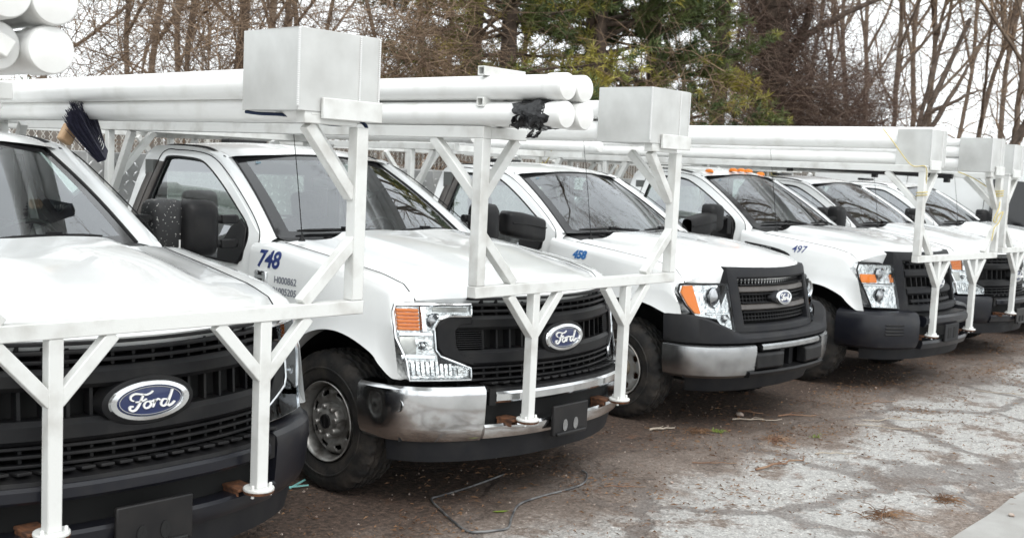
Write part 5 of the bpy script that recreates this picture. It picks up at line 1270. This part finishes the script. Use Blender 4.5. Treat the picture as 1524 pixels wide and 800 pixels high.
# pines
def pine(px, d, H, R, label, dense, ymix, lo, hi, az=(0, 2*PI), nb=26, Lb=4.2):
    x, y = at(px, d); o = thing('pine_tree', label, 'tree', (x, y, .1), 0, 'pines behind the fence'); rng = random.Random(px); nr = np.random.default_rng(abs(px)); sg = Segs(); br = Segs()
    tr = grow(sg, rng, Vector((0, 0, -.2)), Vector((0, 0, 1)), H, R, 0, .015, .01)
    tufts = []
    for i in range(nb):
        t = rng.uniform(lo, hi); p, dd, rr = tr[min(len(tr)-1, int(t*len(tr)))]; a = rng.uniform(*az); L = Lb*rng.uniform(.55, 1.1)*(1.15-.7*t); q = grow(sg, rng, p, Vector((math.cos(a), math.sin(a), rng.uniform(-.05, .35))).normalized(), L, R*.22, 1, .09, -.012, br)
        for j, (p2, d2, r2) in enumerate(q):
            if j < len(q)*.25: continue
            for _ in range(3):
                e = (d2+Vector((rng.gauss(0, .6), rng.gauss(0, .6), rng.gauss(.1, .35)))).normalized(); l = rng.uniform(.3, .9); q2 = grow(br, rng, p2, e, l, .010, 2, .12, .02)
                for (p3, d3, _r) in q2: tufts.append((p3, d3))
    for me, nm in ((sg.mesh('trunk', BARKD), 'trunk'), (br.mesh('branches', BARKD), 'branches')): c = bpy.data.objects.new(nm, me); C.objects.link(c); c.parent = o
    T = np.array([(*p, *dd) for p, dd in tufts]); keep = nr.random(len(T)) < dense; T = T[keep]; K = len(T); n = 20
    clus = np.array([noise.noise(Vector((p[0]*.55, p[1]*.55, p[2]*.7+px))) for p in T]); yel = clus+nr.normal(0, .12, K) > ymix
    for sel, mm, nm in ((~yel, NEED, 'foliage'), (yel, NEEDY, 'foliage')):
        B = T[sel]; k = len(B)
        if not k: continue
        c0 = np.repeat(B[:, :3], n, 0)+nr.normal(0, .03, (k*n, 3)); dd = np.repeat(B[:, 3:], n, 0)*.8+nr.normal(0, .75, (k*n, 3)); dd /= np.linalg.norm(dd, axis=1, keepdims=True); L = nr.uniform(.12, .25, (k*n, 1)); w = np.cross(dd, nr.normal(0, 1, (k*n, 3))); w /= np.linalg.norm(w, axis=1, keepdims=True); w *= .016
        V = np.stack([c0-w*.5, c0+w*.5, c0+dd*L*.6+w, c0+dd*L], 1).reshape(-1, 3); F = np.arange(len(V)).reshape(-1, 4); me = bpy.data.meshes.new(nm)
        me.vertices.add(len(V)); me.vertices.foreach_set('co', V.ravel().astype(np.float32)); me.loops.add(F.size); me.loops.foreach_set('vertex_index', F.ravel().astype(np.int32)); me.polygons.add(len(F)); me.polygons.foreach_set('loop_start', np.arange(0, F.size, 4, dtype=np.int32)); me.update(calc_edges=True); me.materials.append(mm)
        c = bpy.data.objects.new(nm, me); C.objects.link(c); c.parent = o; c['kind'] = 'stuff'
    return o
pine(872, 25, 13, .30, 'dense pine with one thick dark trunk above the middle pipes', .9, .14, .14, .75, nb=64, Lb=3.0)
pine(965, 27, 13, .22, 'dense dark green pine hanging over the metal box above truck 458', 1.0, .17, .12, .7, nb=90, Lb=2.8)
pine(742, 22, 12, .20, 'yellow green pine with thin trunks above the capped pipes', .85, -.14, .15, .7, nb=70, Lb=2.7)
pine(676, 23, 12, .22, 'pine with a dark trunk left of the yellow green one', .7, -.08, .22, .75, nb=46, Lb=2.6)
for (px_, d_, lab) in ((-260, 19, 'pine beyond the left edge of the lot'), (-420, 18, 'second pine beyond the left edge of the lot')): pine(px_, d_, 13, .24, lab, .8, .2, .12, .8, nb=34)
for (x, y, k, sc, lab) in ((17.0, 1.7, 4, 1.7, 'tall many limbed bare tree just beyond the right photo edge'), (18.4, .4, 2, 1.8, 'tall bare tree at the far end of the lot'), (19, -2.0, 0, 1.4, 'bare tree at the end of the lot beyond the right edge'), (17, -7.5, 4, 1.2, 'bare forked tree at the far end of the lot')): put_tree(k, x, y, sc, x, lab, 'bare trees at the end of the lot')
# trees on the near side of the lot, behind the photographer (seen in the windows as reflections)
for i, (x, y, k, sc) in enumerate(((-13, -9, 2, 1.0), (-16, -3, 0, 1.0), (-15, 4, 4, 1.0), (-10, -15, 0, 1.1), (-3, -17, 2, 1.0), (6, -18, 4, 1.0), (16, -19, 1, 1.0))):
    put_tree(k, x, y, sc, i*1.3, 'bare tree standing behind the photographer', 'bare trees behind the photographer')
